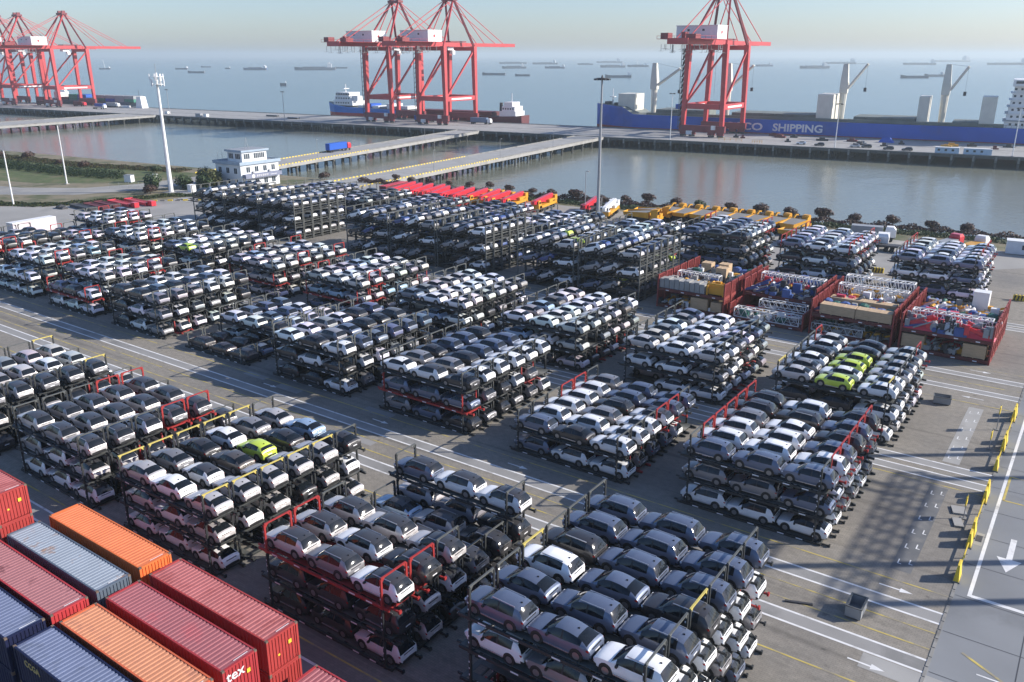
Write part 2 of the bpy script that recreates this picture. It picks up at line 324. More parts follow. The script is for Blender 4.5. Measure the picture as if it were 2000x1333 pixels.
# grey numbered slabs between block and barrier
for y0, y1, tone in ((69, 86.9, G_SLAB), (93.4, 111.5, G_CONC if False else M_CONC)):
    structure(MB().sheet(-9.4, -7.75, y0, y1, .0125, 0).obj('slab_strip', tone))
    m = MB(); k = 0
    yy = y0 + 1.2
    while yy < y1 - .6:
        for dx, dy in ((-.42, 0), (.42, .35)):
            m.sheet(-8.6 + dx - .05, -8.6 + dx + .05, yy + dy, yy + dy + .7, .0165).sheet(-8.6 + dx - .05, -8.6 + dx + .28, yy + dy - .10, yy + dy, .0165)
        yy += 2.95
    structure(m.obj('slab_marking', G_LINEW))
# kerb line and drain at the yard's edge: a row of short dark blocks
m = MB()
yy = -20
while yy < 205:
    m.bx(-4.52, -4.30, yy, yy + 1.15, 0, .05); yy += 1.25
structure(m.obj('yard_kerb', M_CONCD))
# drain cover beside the barriers, patched concrete by the road
structure(MB().sheet(-4.2, -3.5, 77.2, 79.6, .0125).obj('concrete_patch', M_CONC))
structure(MB().bx(-4.12, -3.62, 77.9, 79.1, .0, .03).obj('drain_cover', M_DKST))
structure(MB().sheet(-8.5, -2.6, 54.7, 56.5, .0135).obj('concrete_apron', M_CONC))

m = MB()
for k in range(40): m.sheet(-4.2, 60, 2 + k * 5.5, 2.06 + k * 5.5, .0145)
for x in (.9, 6.4, 11.9): m.sheet(x, x + .07, -40, 120, .0142)
structure(m.obj('road_joint', M_DKST))
m = MB(); rj = random.Random(3)
for k in range(14):
    x = rj.uniform(-215, -8); y = rj.choice((26.5, 60.2, 66.2, 90.6, 115, 120.8, 126)) + rj.uniform(-1, 1)
    m.sheet(x, x + rj.uniform(1.2, 5), y, y + rj.uniform(.8, 1.8), .0105 + k * .0001)
structure(m.obj('paving_repair', G_TRACK))
# ------------------------------------------------------------------ cars
ST = {
 'A': [(-2.36, 0.55, 0.6, 0.64, 0.4), (-2.29, 0.78, 0.76, 0.83, 0.58), (-2.05, 0.9, 0.9, 0.99, 0.7), (-1.55, 0.94, 0.98, 1.07, 0.74), (-1.12, 0.945, 1.01, 1.11, 0.76), (-0.78, 0.945, 1.075, 1.37, 0.675), (-0.36, 0.945, 1.085, 1.61, 0.615), (0.2, 0.945, 1.085, 1.7, 0.605), (0.3, 0.945, 1.085, 1.702, 0.605), (0.42, 0.945, 1.09, 1.704, 0.605), (0.95, 0.945, 1.105, 1.7, 0.595), (1.5, 0.94, 1.135, 1.67, 0.595), (1.86, 0.93, 1.155, 1.6, 0.605), (2.12, 0.915, 1.08, 1.3, 0.69), (2.26, 0.88, 1.02, 1.08, 0.72), (2.34, 0.82, 0.82, 0.88, 0.68), (2.37, 0.72, 0.58, 0.62, 0.55)],
 'B': [(-2.3, 0.55, 0.58, 0.62, 0.4), (-2.23, 0.78, 0.72, 0.79, 0.58), (-2, 0.9, 0.86, 0.94, 0.69), (-1.5, 0.93, 0.94, 1.02, 0.73), (-1.1, 0.935, 0.97, 1.05, 0.74), (-0.72, 0.935, 1.035, 1.3, 0.665), (-0.25, 0.935, 1.045, 1.55, 0.595), (0.15, 0.935, 1.055, 1.61, 0.575), (0.26, 0.935, 1.055, 1.612, 0.575), (0.38, 0.935, 1.06, 1.612, 0.575), (0.8, 0.935, 1.075, 1.58, 0.565), (1.3, 0.93, 1.095, 1.49, 0.565), (1.62, 0.92, 1.115, 1.39, 0.585), (2, 0.905, 1.06, 1.19, 0.66), (2.17, 0.875, 1, 1.08, 0.7), (2.28, 0.82, 0.8, 0.86, 0.68), (2.31, 0.72, 0.57, 0.61, 0.55)],
 'C': [(-2.05, 0.55, 0.6, 0.64, 0.4), (-1.98, 0.76, 0.74, 0.8, 0.58), (-1.78, 0.87, 0.86, 0.94, 0.68), (-1.35, 0.905, 0.94, 1.02, 0.72), (-0.98, 0.905, 0.97, 1.06, 0.73), (-0.62, 0.905, 1.035, 1.31, 0.655), (-0.2, 0.905, 1.045, 1.53, 0.585), (0.15, 0.905, 1.055, 1.585, 0.565), (0.24, 0.905, 1.055, 1.587, 0.565), (0.36, 0.905, 1.06, 1.587, 0.565), (0.75, 0.905, 1.085, 1.57, 0.555), (1.25, 0.9, 1.125, 1.51, 0.555), (1.55, 0.89, 1.145, 1.42, 0.575), (1.82, 0.87, 1.06, 1.22, 0.65), (1.95, 0.845, 0.99, 1.06, 0.68), (2.03, 0.8, 0.8, 0.86, 0.66), (2.06, 0.7, 0.57, 0.61, 0.55)],
}
CUT = {'A': (-1.12, -.36, -.78, 1.50, .30, .42, 1.86, 2.26, 1.36, -1.42), 'B': (-1.1, -.25, -.72, 1.62, .26, .38, 1.30, 2.0, 1.38, -1.40), 'C': (-.98, -.2, -.62, 1.25, .24, .36, 1.55, 1.82, 1.22, -1.25)}
def upsample(st, k):
    if k == 1: return st
    a = np.array(st); out = []
    for i in range(len(a) - 1):
        p0, p1, p2, p3 = a[max(i - 1, 0)], a[i], a[i + 1], a[min(i + 2, len(a) - 1)]
        for j in range(k):
            t = j / k
            v = 0.5 * ((2 * p1) + (-p0 + p2) * t + (2 * p0 - 5 * p1 + 4 * p2 - p3) * t * t + (-p0 + 3 * p1 - 3 * p2 + p3) * t ** 3)
            v = v * .6 + (p1 * (1 - t) + p2 * t) * .4; v[0] = p1[0] * (1 - t) + p2[0] * t
            out.append(tuple(v))
    out.append(tuple(a[-1])); return out
def half(s):
    x, w, zb, zr, wr = s; e = max(0.0, abs(x) - 1.9) * .28; z0 = .21 + e
    zz = lambda t: z0 + (zb - z0) * t
    flat = zr - zb < .16
    p = [(0, z0), (w * .82, z0), (w * .955, zz(.14)), (w * 1.0, zz(.42)), (w * .995, zz(.78)), (w * .955, zb)]
    re = (wr + .07, zr - .07) if not flat else (wr + .10, zb + (zr - zb) * .55)
    p += [((p[5][0] + re[0]) / 2 + (.02 if not flat else .03), (zb + re[1]) / 2 + .01), re, (wr * .8, zr - .008), (0, zr + .012)]
    return p
def car_meshes(model, k):
    """lofted car shell sorted into paint, black trim, roof and panes"""
    st = upsample(ST[model], k); N = 18; c = CUT[model]
    ring = []
    for s in st:
        h = half(s); ring.append([(s[0], y, z) for y, z in h] + [(s[0], -y, z) for y, z in reversed(h[1:-1])])
    out = {q: MB() for q in ('body', 'windscreen', 'rear_window', 'side_l', 'side_r')}
    idx = {}
    def face(part, quad, mi):
        b = out[part]; f = []
        for key in quad:
            kk = (part, key)
            if kk not in idx: idx[kk] = len(b.v); b.v.append(ring[key[0]][key[1]])
            f.append(idx[kk])
        b.f.append(tuple(f)); b.m.append(mi)
    for i in range(len(st) - 1):
        xm = (st[i][0] + st[i + 1][0]) / 2
        for j in range(N):
            q = [(i, j), (i, (j + 1) % N), (i + 1, (j + 1) % N), (i + 1, j)]
            h = j if j < 9 else 17 - j      # half-profile segment
            part, mi = 'body', 0
            if h <= 1: mi = 1
            elif h == 2 and (xm > 2.2 or xm < -2.1): mi = 1
            elif h in (7, 8):
                if c[0] < xm < c[1]: part = 'windscreen'
                elif c[6] < xm < c[7]: part = 'rear_window'
                elif c[1] <= xm <= c[6]: mi = 2
            elif h in (5, 6) and c[2] < xm < c[3]:
                if c[4] < xm < c[5]: mi = 1
                else: part = 'side_l' if j < 9 else 'side_r'
            face(part, q, mi)
    face('body', [(0, j) for j in range(N)], 1)
    face('body', [(len(st) - 1, j) for j in reversed(range(N))], 1)
    b = out['body']
    for wx in (c[8], c[9]):
        for sy in (-1, 1):   # wheel arch
            b.cyl((wx, sy * .70, .40), (wx, sy * (ST[model][5][1] + .008), .40), .45, n=14, mi=1)
    b.bx(c[9] + .5, c[8] - .5, -ST[model][5][1] - .012, -ST[model][5][1] + .05, .30, .37, 3)
    b.bx(c[9] + .5, c[8] - .5, ST[model][5][1] - .05, ST[model][5][1] + .012, .30, .37, 3)
    xr = st[-3][0]
    if k > 1:
        zt = st[-3 if False else len(st) - 1 - 2 * k][2]
        b.bx(xr - .05, xr + .025, -.24, .24, .66, .76, 4)
        b.bx(xr - .30, xr - .01, -.50, .50, zt - .07, zt - .015, 1)
        b.bx(xr - .06, xr + .045, -.62, .62, .42, .50, 1)
        xa = c[6] - .32; za = float(np.interp(xa, [q[0] for q in ST[model]], [q[3] for q in ST[model]]))
        b.hexa([(xa - .10, -.03, za), (xa + .10, -.03, za), (xa + .10, .03, za), (xa - .10, .03, za), (xa + .04, -.015, za + .09), (xa + .10, -.015, za + .09), (xa + .10, .015, za + .09), (xa + .04, .015, za + .09)], 1)
    return out
def wheel_mb():
    w = MB(); w.cyl((0, -.11, 0), (0, .11, 0), .355, n=16, mi=0); w.cyl((0, -.118, 0), (0, .118, 0), .245, n=10, mi=1)
    return w
def flip(mb): return mb
CARM = {}
def car_data(model, col, k, kroof):
    key = (model, col, k, kroof)
    if key in CARM: return CARM[key]
    base = (model, k)
    if base not in CARM: CARM[base] = car_meshes(model, k)
    o = CARM[base]; pm = PAINT[col][1]
    d = {'body': o['body'].mesh('car_body', [pm, M_TRIM, M_ROOFK if kroof else pm, M_CHROME, M_PLATE], 38)}
    pk = ('panes', model, k)
    if pk not in CARM:
        pp = {q: o[q].mesh(q, [M_GLASS], 40) for q in ('windscreen', 'rear_window', 'side_l', 'side_r')}
        zr = ST[model][9][3]; wr = ST[model][9][4]; c = CUT[model]
        pp['rail'] = MB().beam((c[1] + .12, 0, zr - .03), (c[3] - .05, 0, zr - .045), .05, .05).mesh('roof_rail', M_CHROME)
        pp['railw'] = wr + .0
        t = MB(); xe = ST[model][-3][0]; t.bx(xe - .16, xe + .015, -.25, .25, -.06, .05); pp['tail'] = t.mesh('tail_light', M_TAIL)
        pp['tx'] = xe; pp['tz'] = ST[model][-3][2] - .06; pp['tw'] = ST[model][-3][1] - .235
        hl = MB(); xf = ST[model][1][0]; hl.bx(xf + .02, xf + .20, -.17, .17, -.05, .06); pp['head'] = hl.mesh('headlight', M_HEAD)
        pp['hz'] = ST[model][1][2] + .0; pp['hw'] = ST[model][1][1] - .10
        pp['mir'] = MB().box((0, 0, 0), (.14, .20, .14)).mesh('door_mirror', M_TRIM)
        CARM[pk] = pp
    d.update(CARM[pk]); CARM[key] = d
    return d
WHEEL = wheel_mb().mesh('wheel', [M_TYRE, M_RIM], 30)
MNAME = {'A': 'SUV', 'B': 'coupe crossover', 'C': 'small hatchback'}
def make_car(model, col, kroof, loc, rot, label, detail, group='new cars waiting on the stacked racks'):
    if col == 'V':
        m = CARM.setdefault('cover', None)
        if m is None:
            o = car_meshes('A', 2); b = MB()
            for q in o.values(): b.add([(x * 1.01, y * 1.03, max(z, .25) * 1.01) for x, y, z in q.v], q.f)
            m = CARM['cover'] = b.mesh('covered_car', [PAINT['V'][1]], 60)
        return tag(put('covered_car', m, None, loc, rot), label, 'car', group)
    d = car_data(model, col, 2, kroof)
    o = tag(put('parked_car', d['body'], None, loc, rot), label, 'car', group)
    c = CUT[model]; w = ST[model][5][1]
    for q, nm in (('windscreen', 'windscreen'), ('rear_window', 'rear_window'), ('side_l', 'side_window'), ('side_r', 'side_window')): put(nm, d[q], o)
    for wx in (c[8], c[9]):
        for s in (-1, 1): put('wheel', WHEEL, o, (wx, s * (w - .10), .355))
    if detail:
        for s in (-1, 1):
            put('tail_light', d['tail'], o, (0, s * d['tw'], d['tz']))
            put('headlight', d['head'], o, (0, s * d['hw'], d['hz']))
            put('door_mirror', d['mir'], o, (c[2] + .12, s * (w + .09), 1.06))
            if model == 'A': put('roof_rail', d['rail'], o, (0, s * (d['railw']), 0))
    return o
# far cars: one joined mesh with a colour per car
FARCOL = {k: tuple(v[1].node_tree.nodes['Vector Math'].inputs[0].default_value) for k, v in PAINT.items()}
M_FARPAINT = mat('far_car_paint', (0, 0, 0), rough=0.35, metal=0.0, var=0.04, coat=0.8, attr='paint')
M_FARSTEEL = mat('far_rack_steel', (0, 0, 0), rough=0.6, var=0.2, attr='paint')
class Bulk:
    def __init__(s): s.V = []; s.F = []; s.M = []; s.C = []; s.n = 0
    def add(s, tv, tf, tm, mw, color):
        v = tv @ np.array(mw.to_3x3()).T + np.array(mw.translation)
        s.V.append(v); s.F.append(tf + s.n); s.M.append(tm); s.C.append(np.tile(np.array([*color, 1.0]), (len(tv), 1))); s.n += len(tv)
    def obj(s, name, mats, smooth=True):
        V = np.concatenate(s.V); F = np.concatenate(s.F); Mi = np.concatenate(s.M); C = np.concatenate(s.C)
        me = bpy.data.meshes.new(name); me.vertices.add(len(V)); me.vertices.foreach_set('co', V.astype(np.float32).ravel())
        me.loops.add(F.size); me.loops.foreach_set('vertex_index', F.astype(np.int32).ravel())
        me.polygons.add(len(F)); me.polygons.foreach_set('loop_start', np.arange(0, F.size, 3, dtype=np.int32)); me.polygons.foreach_set('loop_total', np.full(len(F), 3, dtype=np.int32))
        for m in mats: me.materials.append(m)
        me.polygons.foreach_set('material_index', Mi.astype(np.int32))
        me.update(calc_edges=True)
        if smooth:
            me.polygons.foreach_set('use_smooth', np.ones(len(F), dtype=bool)); me.set_sharp_from_angle(angle=rad(38))
        at = me.color_attributes.new('paint', 'FLOAT_COLOR', 'POINT'); at.data.foreach_set('color', C.astype(np.float32).ravel())
        return put(name, me)
def tri_template(parts):
    V = []; F = []; Mi = []
    for mb, remap in parts:
        o = len(V); V += mb.v
        for f, m in zip(mb.f, mb.m):
            for i in range(1, len(f) - 1): F.append((f[0] + o, f[i] + o, f[i + 1] + o)); Mi.append(remap[m])
    return np.array(V), np.array(F), np.array(Mi)
FART = {}
for mdl in 'ABC':
    o = car_meshes(mdl, 1); w4 = MB()
    for wx in (CUT[mdl][8], CUT[mdl][9]):
        for s in (-1, 1):
            y = s * (ST[mdl][5][1] - .10)
            w4.cyl((wx, y - .11, .355), (wx, y + .11, .355), .355, n=8, mi=0); w4.cyl((wx, y - .12, .355), (wx, y + .12, .355), .22, n=6, mi=1)
    tl = MB(); xe = ST[mdl][-3][0]; tw = ST[mdl][-3][1] - .235; tz = ST[mdl][-3][2] - .06
    for s in (-1, 1): tl.bx(xe - .1, xe + .015, s * tw - .24, s * tw + .24, tz - .055, tz + .045)
    FART[mdl] = tri_template([(o['body'], [0, 1, 0, 3])] + [(o[q], [2]) for q in ('windscreen', 'rear_window', 'side_l', 'side_r')] + [(w4, [1, 3]), (tl, [4])])
FARCARS = Bulk(); FARRACKS = Bulk()

# ------------------------------------------------------------------ racks (three cars end to end)
TP = 2.5
def rack_mbs():
    dk = MB()
    for y in (-1.27, 1.27):
        dk.bx(-7.00, 6.78, y - .07, y + .07, .02, .24)
    for y in (-.72, .72):
        dk.bx(-6.9, 6.74, y - .27, y + .27, .17, .21, 1)
    for x in (-6.85, -5.4, -3.6, -1.8, 0, 1.8, 3.6, 5.4, 6.66): dk.bx(x - .09, x + .09, -1.2, 1.2, .04, .165)
    for x in (-6.8, 6.5):
        dk.bx(x - .2, x + .2, -1.2, 1.2, .172, .205, 1)
    for y in (-.95, .95):     # towing hooks that stick out at the ends
        dk.bx(6.78, 7.5, y - .06, y + .06, .05, .18).bx(7.4, 7.54, y - .12, y + .12, .0, .26).bx(-7.45, -7.0, y - .06, y + .06, .05, .18)
    for x in (-5.1, -2.6, .4, 3.2, 4.9):
        for y in (-1.345, 1.345): dk.bx(x - .30, x + .30, y - .006, y + .006, .075, .185, 2)
    for x in (-6.1, 6.1):
        for y in (-1.27, 1.27): dk.bx(x - .14, x + .14, y - .11, y + .11, .0, .29)
    po = MB().bx(-.08, .08, -.08, .08, .25, TP - .12)
    for z in (.75, 1.25, 1.75): po.bx(-.092, -.02, -.092, .0, z, z + .12, 1)
    cb = MB().bx(-.06, .06, -1.27, 1.27, TP - .12, TP - .02)
    for s in (-1, 1): cb.add([(-.05, s * 1.18, TP - .12), (.05, s * 1.18, TP - .12), (.05, s * .92, TP - .12), (-.05, s * .92, TP - .12), (-.05, s * 1.18, TP - .42), (.05, s * 1.18, TP - .42)], [(0, 4, 5, 1), (0, 3, 4), (1, 5, 2), (3, 2, 5, 4), (0, 1, 2, 3)])
    return dk, po, cb
RDK, RPO, RCB = rack_mbs()
RACKM = {}
RCOL = {'k': ('dark', M_RACK), 'r': ('red', M_RACKRED), 'g': ('grey', M_RACKTOP), 'y': ('yellow-barred', M_RACKYEL)}
def rack_data(c, post):
    key = (c, post)
    if key in RACKM: return RACKM[key]
    dm = M_RACKRED if c == 'r' else M_RACK
    pm = {'k': M_RACK, 'r': M_RACKRED, 'g': M_RACKTOP, 'y': M_RACK}[post]; bm = {'k': M_RACKTOP, 'r': M_RACKRED, 'g': M_RACKTOP, 'y': M_RACKYEL}[post]
    RACKM[key] = (RDK.mesh('deck', [dm, M_RACKTOP if c != 'r' else M_RACKRED, M_PLATE]), RPO.mesh('post', [pm, M_PLATE]), RCB.mesh('crossbar', bm))
    return RACKM[key]
def make_rack(c, post, loc, label):
    dk, po, cb = rack_data(c, post)
    o = thing('car_rack', label, 'car rack', loc, 0, 'steel car racks stacked in blocks')
    put('deck', dk, o)
    for x in (-6.1, 6.1):
        for y in (-1.27, 1.27): put('post', po, o, (x, y, 0))
        put('crossbar', cb, o, (x, 0, 0))
    return o
far_r = MB()
far_r.bx(-7.0, 6.8, -1.34, 1.34, .06, .22)
for y in (-.95, .95): far_r.bx(6.8, 7.5, y - .1, y + .1, .03, .24)
for x in (-6.1, 6.1):
    for y in (-1.27, 1.27): far_r.bx(x - .085, x + .085, y - .085, y + .085, .22, TP - .03, 1)
    far_r.bx(x - .08, x + .08, -1.19, 1.19, TP - .12, TP - .03, 1)
FARR = tri_template([(far_r, [0, 0])])
far_rg = np.array(far_r.v)

# block table: k = strip, j = place along it; tops front rack first, three letters nose-end, middle, tail-end
Y0 = {-1: 35.0, 0: 68.9, 1: 93.7, 2: 129.4, 3: 154.0}
def rx(j): return -22.0 - 19.95 * j     # rack centre
BLK = [
 dict(k=-1, j=0, name='block beside the open steel skip', tiers=[4] * 6, m='A', pal='WWWWGWB', post='kkykkk', tops='BBW BBB WBK KBB BBB BBB', front='WWW WBW WBW'),
 dict(k=-1, j=1, name='block whose back stack is tallest', tiers=[3, 3, 3, 2, 2, 3], m='A', kr=1, pal='KSGNW', post='rrkkkk', tops='SGW SWK SSS WDG CSK BWW', front='KKW KKK', rails='kkr'),
 dict(k=-1, j=2, name='block behind the orange container', tiers=[3] * 6, m='B', pal='SSWKS', post='yyyyyk', tops='SWS GWS KNS WLS GKS SCK', front='WWW SWS'),
 dict(k=-1, j=3, name='block of black-roofed cars', tiers=[3, 3, 3, 3, 3, 2], m='A', kr=1, pal='GKWSS', post='kkkrrk', tops='SGS GSG SSW SSG GGG SGG', front='WWW GWS', xoff=.8),
 dict(k=-1, j=4, name='block past the black-roofed cars', tiers=[3, 3, 3, 3, 3, 2], m='A', kr=1, pal='GKWSS', post='kkkkyk', tops='GSG SGS GSG SWG SSG SGS', front='GGK KWS', xoff=.8),
 dict(k=0, j=0, name='block by the yellow barriers', tiers=[3] * 6, m='A', pal='WWGWB', post='krrrrr', tops='BBB WWW WWB GWK KKB KWK', front='WWW BBB'),
 dict(k=0, j=1, name='two-deck block with red bars', tiers=[2] * 6, m='A', pal='WBWBG', post='kkkrrk', tops='BKW WWW WGW WKW WBB GBB', front='BWW'),
 dict(k=0, j=2, name='block with a red second deck', tiers=[3] * 6, m='A', pal='GWGBK', post='kkkkkk', tops='WWK GGW KKW BBW BBW KBW', front='BBK BBB', rails='kr'),
 dict(k=0, j=3, name='block beside the ground-level racks', tiers=[3] * 6, m='A', pal='WKWBG', post='gggggg', tops='WKW WGB GBB WKB KKB BNB', front='KKW KWK'),
 dict(k=0, j=4, name='low block of black cars', tiers=[1, 1, 2, 2, 2, 2], m='A', pal='KWBKB', post='gggggg', tops='KKK KKB WWK BBW BBW BWW', front=''),
 dict(k=0, j=5, name='block before the low black cars', tiers=[3] * 6, m='A', pal='WGWGK', post='gggggg', tops='KKG KBG WKG WBW GBW BWK', front='KWG KWG'),
 dict(k=0, j=6, name='block with a red corner frame', tiers=[2, 3, 3, 3, 3, 3], m='A', pal='WWGWK', post='rkkkrk', tops='BKW GWS WWW WWW SGG KWK', front='WWW', rails='kr'),
 dict(k=0, j=7, name='block at the road end', tiers=[2, 3, 3, 3, 3, 3], m='A', pal='WWWGW', post='kkrkkk', tops='WWW WWW WWW WWG WCC KWG', front='WWW'),
 dict(k=0, j=8, name='red-decked block at the picture edge', tiers=[3, 3, 3, 3, 3, 3], m='A', pal='WWWGK', post='rrrkkk', tops='WWW WSW WWK KKW SKK KKK', front='WWW WWW', rails='rrk'),
 dict(k=1, j=0, name='block with three lime cars', tiers=[3] * 6, m='B', pal='WSWKG', post='ykkkkr', tops='SLW GWW WLS KLS WKS SKS', front='KKW KKW'),
 dict(k=1, j=1, name='block with white-sheeted cars', tiers=[3] * 6, m='B', pal='WSWGG', post='kkkkkk', tops='SWS SWW GWG VVV GWB BWG', front='WWW WWG'),
 dict(k=1, j=2, name='block of white and silver cars', tiers=[3] * 6, m='B', pal='SWGNK', post='kkkkkk', tops='WWS GWS CWS NWS WWN SWW', front='KKS CWS'),
 dict(k=1, j=3, xoff=-0.5, name='grey-framed block before the tall racks', tiers=[3] * 6, m='B', pal='SWGGK', post='gggggg', tops='BWW GWW SWS SWS SWS WWG', front='GKW CCW'),
 dict(k=1, j=4, xoff=-1.8, name='red-framed block of silver cars', tiers=[3] * 6, m='B', pal='SCGSW', post='grgggg', tops='SSS SWS SSS CSS WSG WSS', front='BSS CCS', rails='krk'),
 dict(k=1, j=5, xoff=-2.6, name='second red-framed block of silver cars', tiers=[3] * 6, m='B', pal='SCGSW', post='ggrggr', tops='SSS CSS SSS SSG CSS SWS', front='BSS CSS', rails='krk'),
 dict(k=1, j=6, xoff=-3.5, name='block with one lime car', tiers=[3] * 6, m='B', pal='WKGWK', post='gggggg', tops='BLW WWK WSG CWK WWG WSW', front='KKK KWK'),
 dict(k=1, j=7, xoff=-5, name='block near the white trailer', tiers=[3, 3, 3, 3, 3, 3], m='A', pal='WKGWC', post='grgggg', tops='BWW WWW GWW SWG WGB BWK', front='KKW KWW'),
 dict(k=1, j=8, xoff=-7, name='raised block near the white trailer', tiers=[2, 2, 3, 3, 3, 3], m='A', pal='WGWSW', post='rgggrk', tops='KWW GWW WWS WWS BWW BWS', front='KGW', rails='kr'),
 dict(k=3, j=0, name='far block beside the white cabin', tiers=[4] * 6, m='A', pal='WWGWB', post='kkrkrr', tops='BBB WWW BBW WWW WWB WWW', front='BBW BBW WWB'),
 dict(k=3, j=1, name='far block before the white lorry', tiers=[4] * 6, m='A', pal='WGKKW', post='rrrkkr', tops='BWW BBW WWW BWW WBW WWW', front='BBK KWB KWB'),
 dict(k=3, j=2, name='far block before the dump trucks', tiers=[4] * 6, m='A', pal='WGKKW', post='kkkkrr', tops='BKK BKW BKW BBW WBW WBB', front='WKK BBB BBG'),
 dict(k=3, j=3, name='far block under the lighting mast', tiers=[3] * 6, m='A', pal='WBKWW', post='gggggg'),
 dict(k=3, j=4, name='far block beside the lighting mast', tiers=[3] * 6, m='A', pal='WBKWG', post='gggggg'),
 dict(k=3, j=5, name='far block before the red cranes', tiers=[3] * 6, m='A', pal='WBGBK', post='gggggr'),
 dict(k=3, j=6, name='far block behind the tall racks', tiers=[3] * 6, m='A', pal='WSGBK', post='ggggrr'),
 dict(k=3, j=7, name='farther block behind the tall racks', tiers=[3] * 6, m='A', pal='WSGBK', post='gggggg'),
 dict(k=3, j=8, name='far block before the white building', tiers=[3] * 6, m='A', pal='WSGBK', post='gggggg'),
]
WORD = ['front', 'second', 'third', 'fourth', 'fifth', 'hindmost']
def tiername(t, n): return 'ground' if t == 0 and n > 1 else ('top' if t == n - 1 and n > 1 else ('only' if n == 1 else ('second' if t == 1 else 'third')))
CARS = []; RACKS = []
for b in BLK:
    tops = b.get('tops', '').split(); fr = b.get('front', '').split(); rails = b.get('rails', 'kkkk')
    x = rx(b['j']) + b.get('xoff', 0)
    for i in range(6):
        y = Y0[b['k']] + 2.95 * i + 1.3; n = b['tiers'][i]
        for t in range(n):
            istop = t == n - 1
            rc = 'r' if (i > 0 and b['post'][i] == 'r' and istop) or (i > 0 and not istop and RND.random() < .10) else 'k'
            if i == 0 and t < len(rails): rc = 'r' if rails[t] == 'r' else rc
            post = b['post'][i] if istop else ('r' if rc == 'r' else 'k')
            shown_rack = 0 if (istop or i == 0) else 1
            RACKS.append((shown_rack, math.hypot(x, y), (x, y, t * TP), rc, post, b, i, t, n))
            for c in range(3):
                if istop and tops: col = tops[i][c]
                elif i == 0 and t < len(fr): col = fr[t][c]
                else: col = RND.choice(b['pal'])
                if not istop and col == 'B' and RND.random() < .3: col = 'G'
                if istop and not tops and RND.random() < .06: continue
                if not istop and RND.random() < .03: continue
                mdl = b['m']
                if col == 'L': mdl = 'C'
                elif mdl == 'B' and col == 'W' and RND.random() < .4: mdl = 'C'
                elif mdl == 'A' and RND.random() < .15: mdl = 'B'
                kr = bool(b.get('kr')) or (col == 'W' and RND.random() < .12)
                px = x + (-4.66, .10, 4.88)[c] + RND.uniform(-.10, .10)
                vis = istop or i == 0 or c == 2
                CARS.append((0 if vis else 1, math.hypot(px, y), mdl, col, kr, (px, y + RND.uniform(-.07, .07), t * TP + .215), (0, rad(RND.uniform(-.8, 1.2)), rad(RND.uniform(-.9, .9))), b, i, t, n, c))
SLOT = ['nose-end', 'middle', 'tail-end']
CARS.sort(key=lambda c: (c[0], c[1])); RACKS.sort(key=lambda r: (r[0], r[1]))
NCAR, NRACK = 296, 290
for q, c in enumerate(CARS):
    if q < NCAR:
        _, d, mdl, col, kr, loc, rot, b, i, t, n, s = c
        lb = f"{PAINT[col][0]} {MNAME[mdl] if col != 'V' else 'car'}, {SLOT[s]} on {tiername(t, n)} deck, {WORD[i]} stack, {b['name']}"
        make_car(mdl, col, kr, loc, rot, lb, q < 170)
    else:
        mw = Matrix.Translation(c[5]) @ Euler(c[6]).to_matrix().to_4x4()
        FARCARS.add(*FART[c[2]], mw, [v * RND.uniform(.9, 1.08) for v in FARCOL[c[3]]])
RC = {'k': (.026, .029, .03), 'r': (.30, .03, .028), 'g': (.075, .08, .078), 'y': (.3, .25, .1)}
for q, (_, d, loc, rc, post, b, i, t, n) in enumerate(RACKS):
    if q < NRACK:
        make_rack(rc, post, loc, f"{RCOL['r' if rc == 'r' else 'k'][0] if post != 'y' else 'yellow-barred'} steel rack, {tiername(t, n)} deck of {WORD[i]} stack, {b['name']}")
    else:
        FARRACKS.add(*FARR, Matrix.Translation(loc), RC['r' if rc == 'r' else ('g' if post == 'g' else 'k')])

# ------------------------------------------------------------------ tall racks with cars on sloping decks
TT = 3.3; BAY = 13.05
def tall_mbs():
    fr = MB()
    for x in (-6.2, 6.2):
        for y in (-1.22, 1.22): fr.bx(x - .09, x + .09, y - .09, y + .09, 0, TT - .02)
        fr.bx(x - .07, x + .07, -1.13, 1.13, TT - .14, TT - .03)
        for z in (.45, .95, 1.45): fr.bx(x - .04, x + .04, -1.13, 1.13, z, z + .07)
    bs = MB()
    for y in (-1.22, 1.22): bs.bx(-6.1, 6.1, y - .08, y + .08, .03, .24)
    for x in (-6, -4, -2, 0, 2, 4, 6): bs.bx(x - .08, x + .08, -1.14, 1.14, .05, .2)
    for x in (-1.9, 2.0):
        for y in (-1.22, 1.22): bs.bx(x - .06, x + .06, y - .06, y + .06, .24, 1.5)
    rp = MB()
    for y in (-.72, .72): rp.bx(-2.3, 2.3, y - .24, y + .24, -.06, 0)
    for x in (-2.2, 2.2): rp.bx(x - .08, x + .08, -1.1, 1.1, -.14, -.06)
    return fr, bs, rp
TFR, TBS, TRP = tall_mbs()
TM = (TFR.mesh('end_frame', M_RACKTOP), TBS.mesh('base_frame', M_RACK), TRP.mesh('ramp', M_RACKTOP))
FTALL = tri_template([(TFR, [0]), (TBS, [0])]); FRAMP = tri_template([(TRP, [0])])
SLOPES = [(-4.0, .95, -15), (-.15, 1.25, -21), (3.7, .98, -3)]
MIRR = [(-3.9, .95, 14), (.1, 1.2, 19), (3.8, .98, -8)]
GR = [('tall racks beside the building', [-192 + 6.2, -192 + 6.2 + BAY, -192 + 6.2 + 2 * BAY]), ('tall racks across the middle', [-136.4 + 6.2, -136.4 + 6.2 + BAY, -136.4 + 6.2 + 2 * BAY]), ('tall racks by the flat racks', [-90.2 + 6.2, -90.2 + 6.2 + BAY + .4])]
nt_i = 0
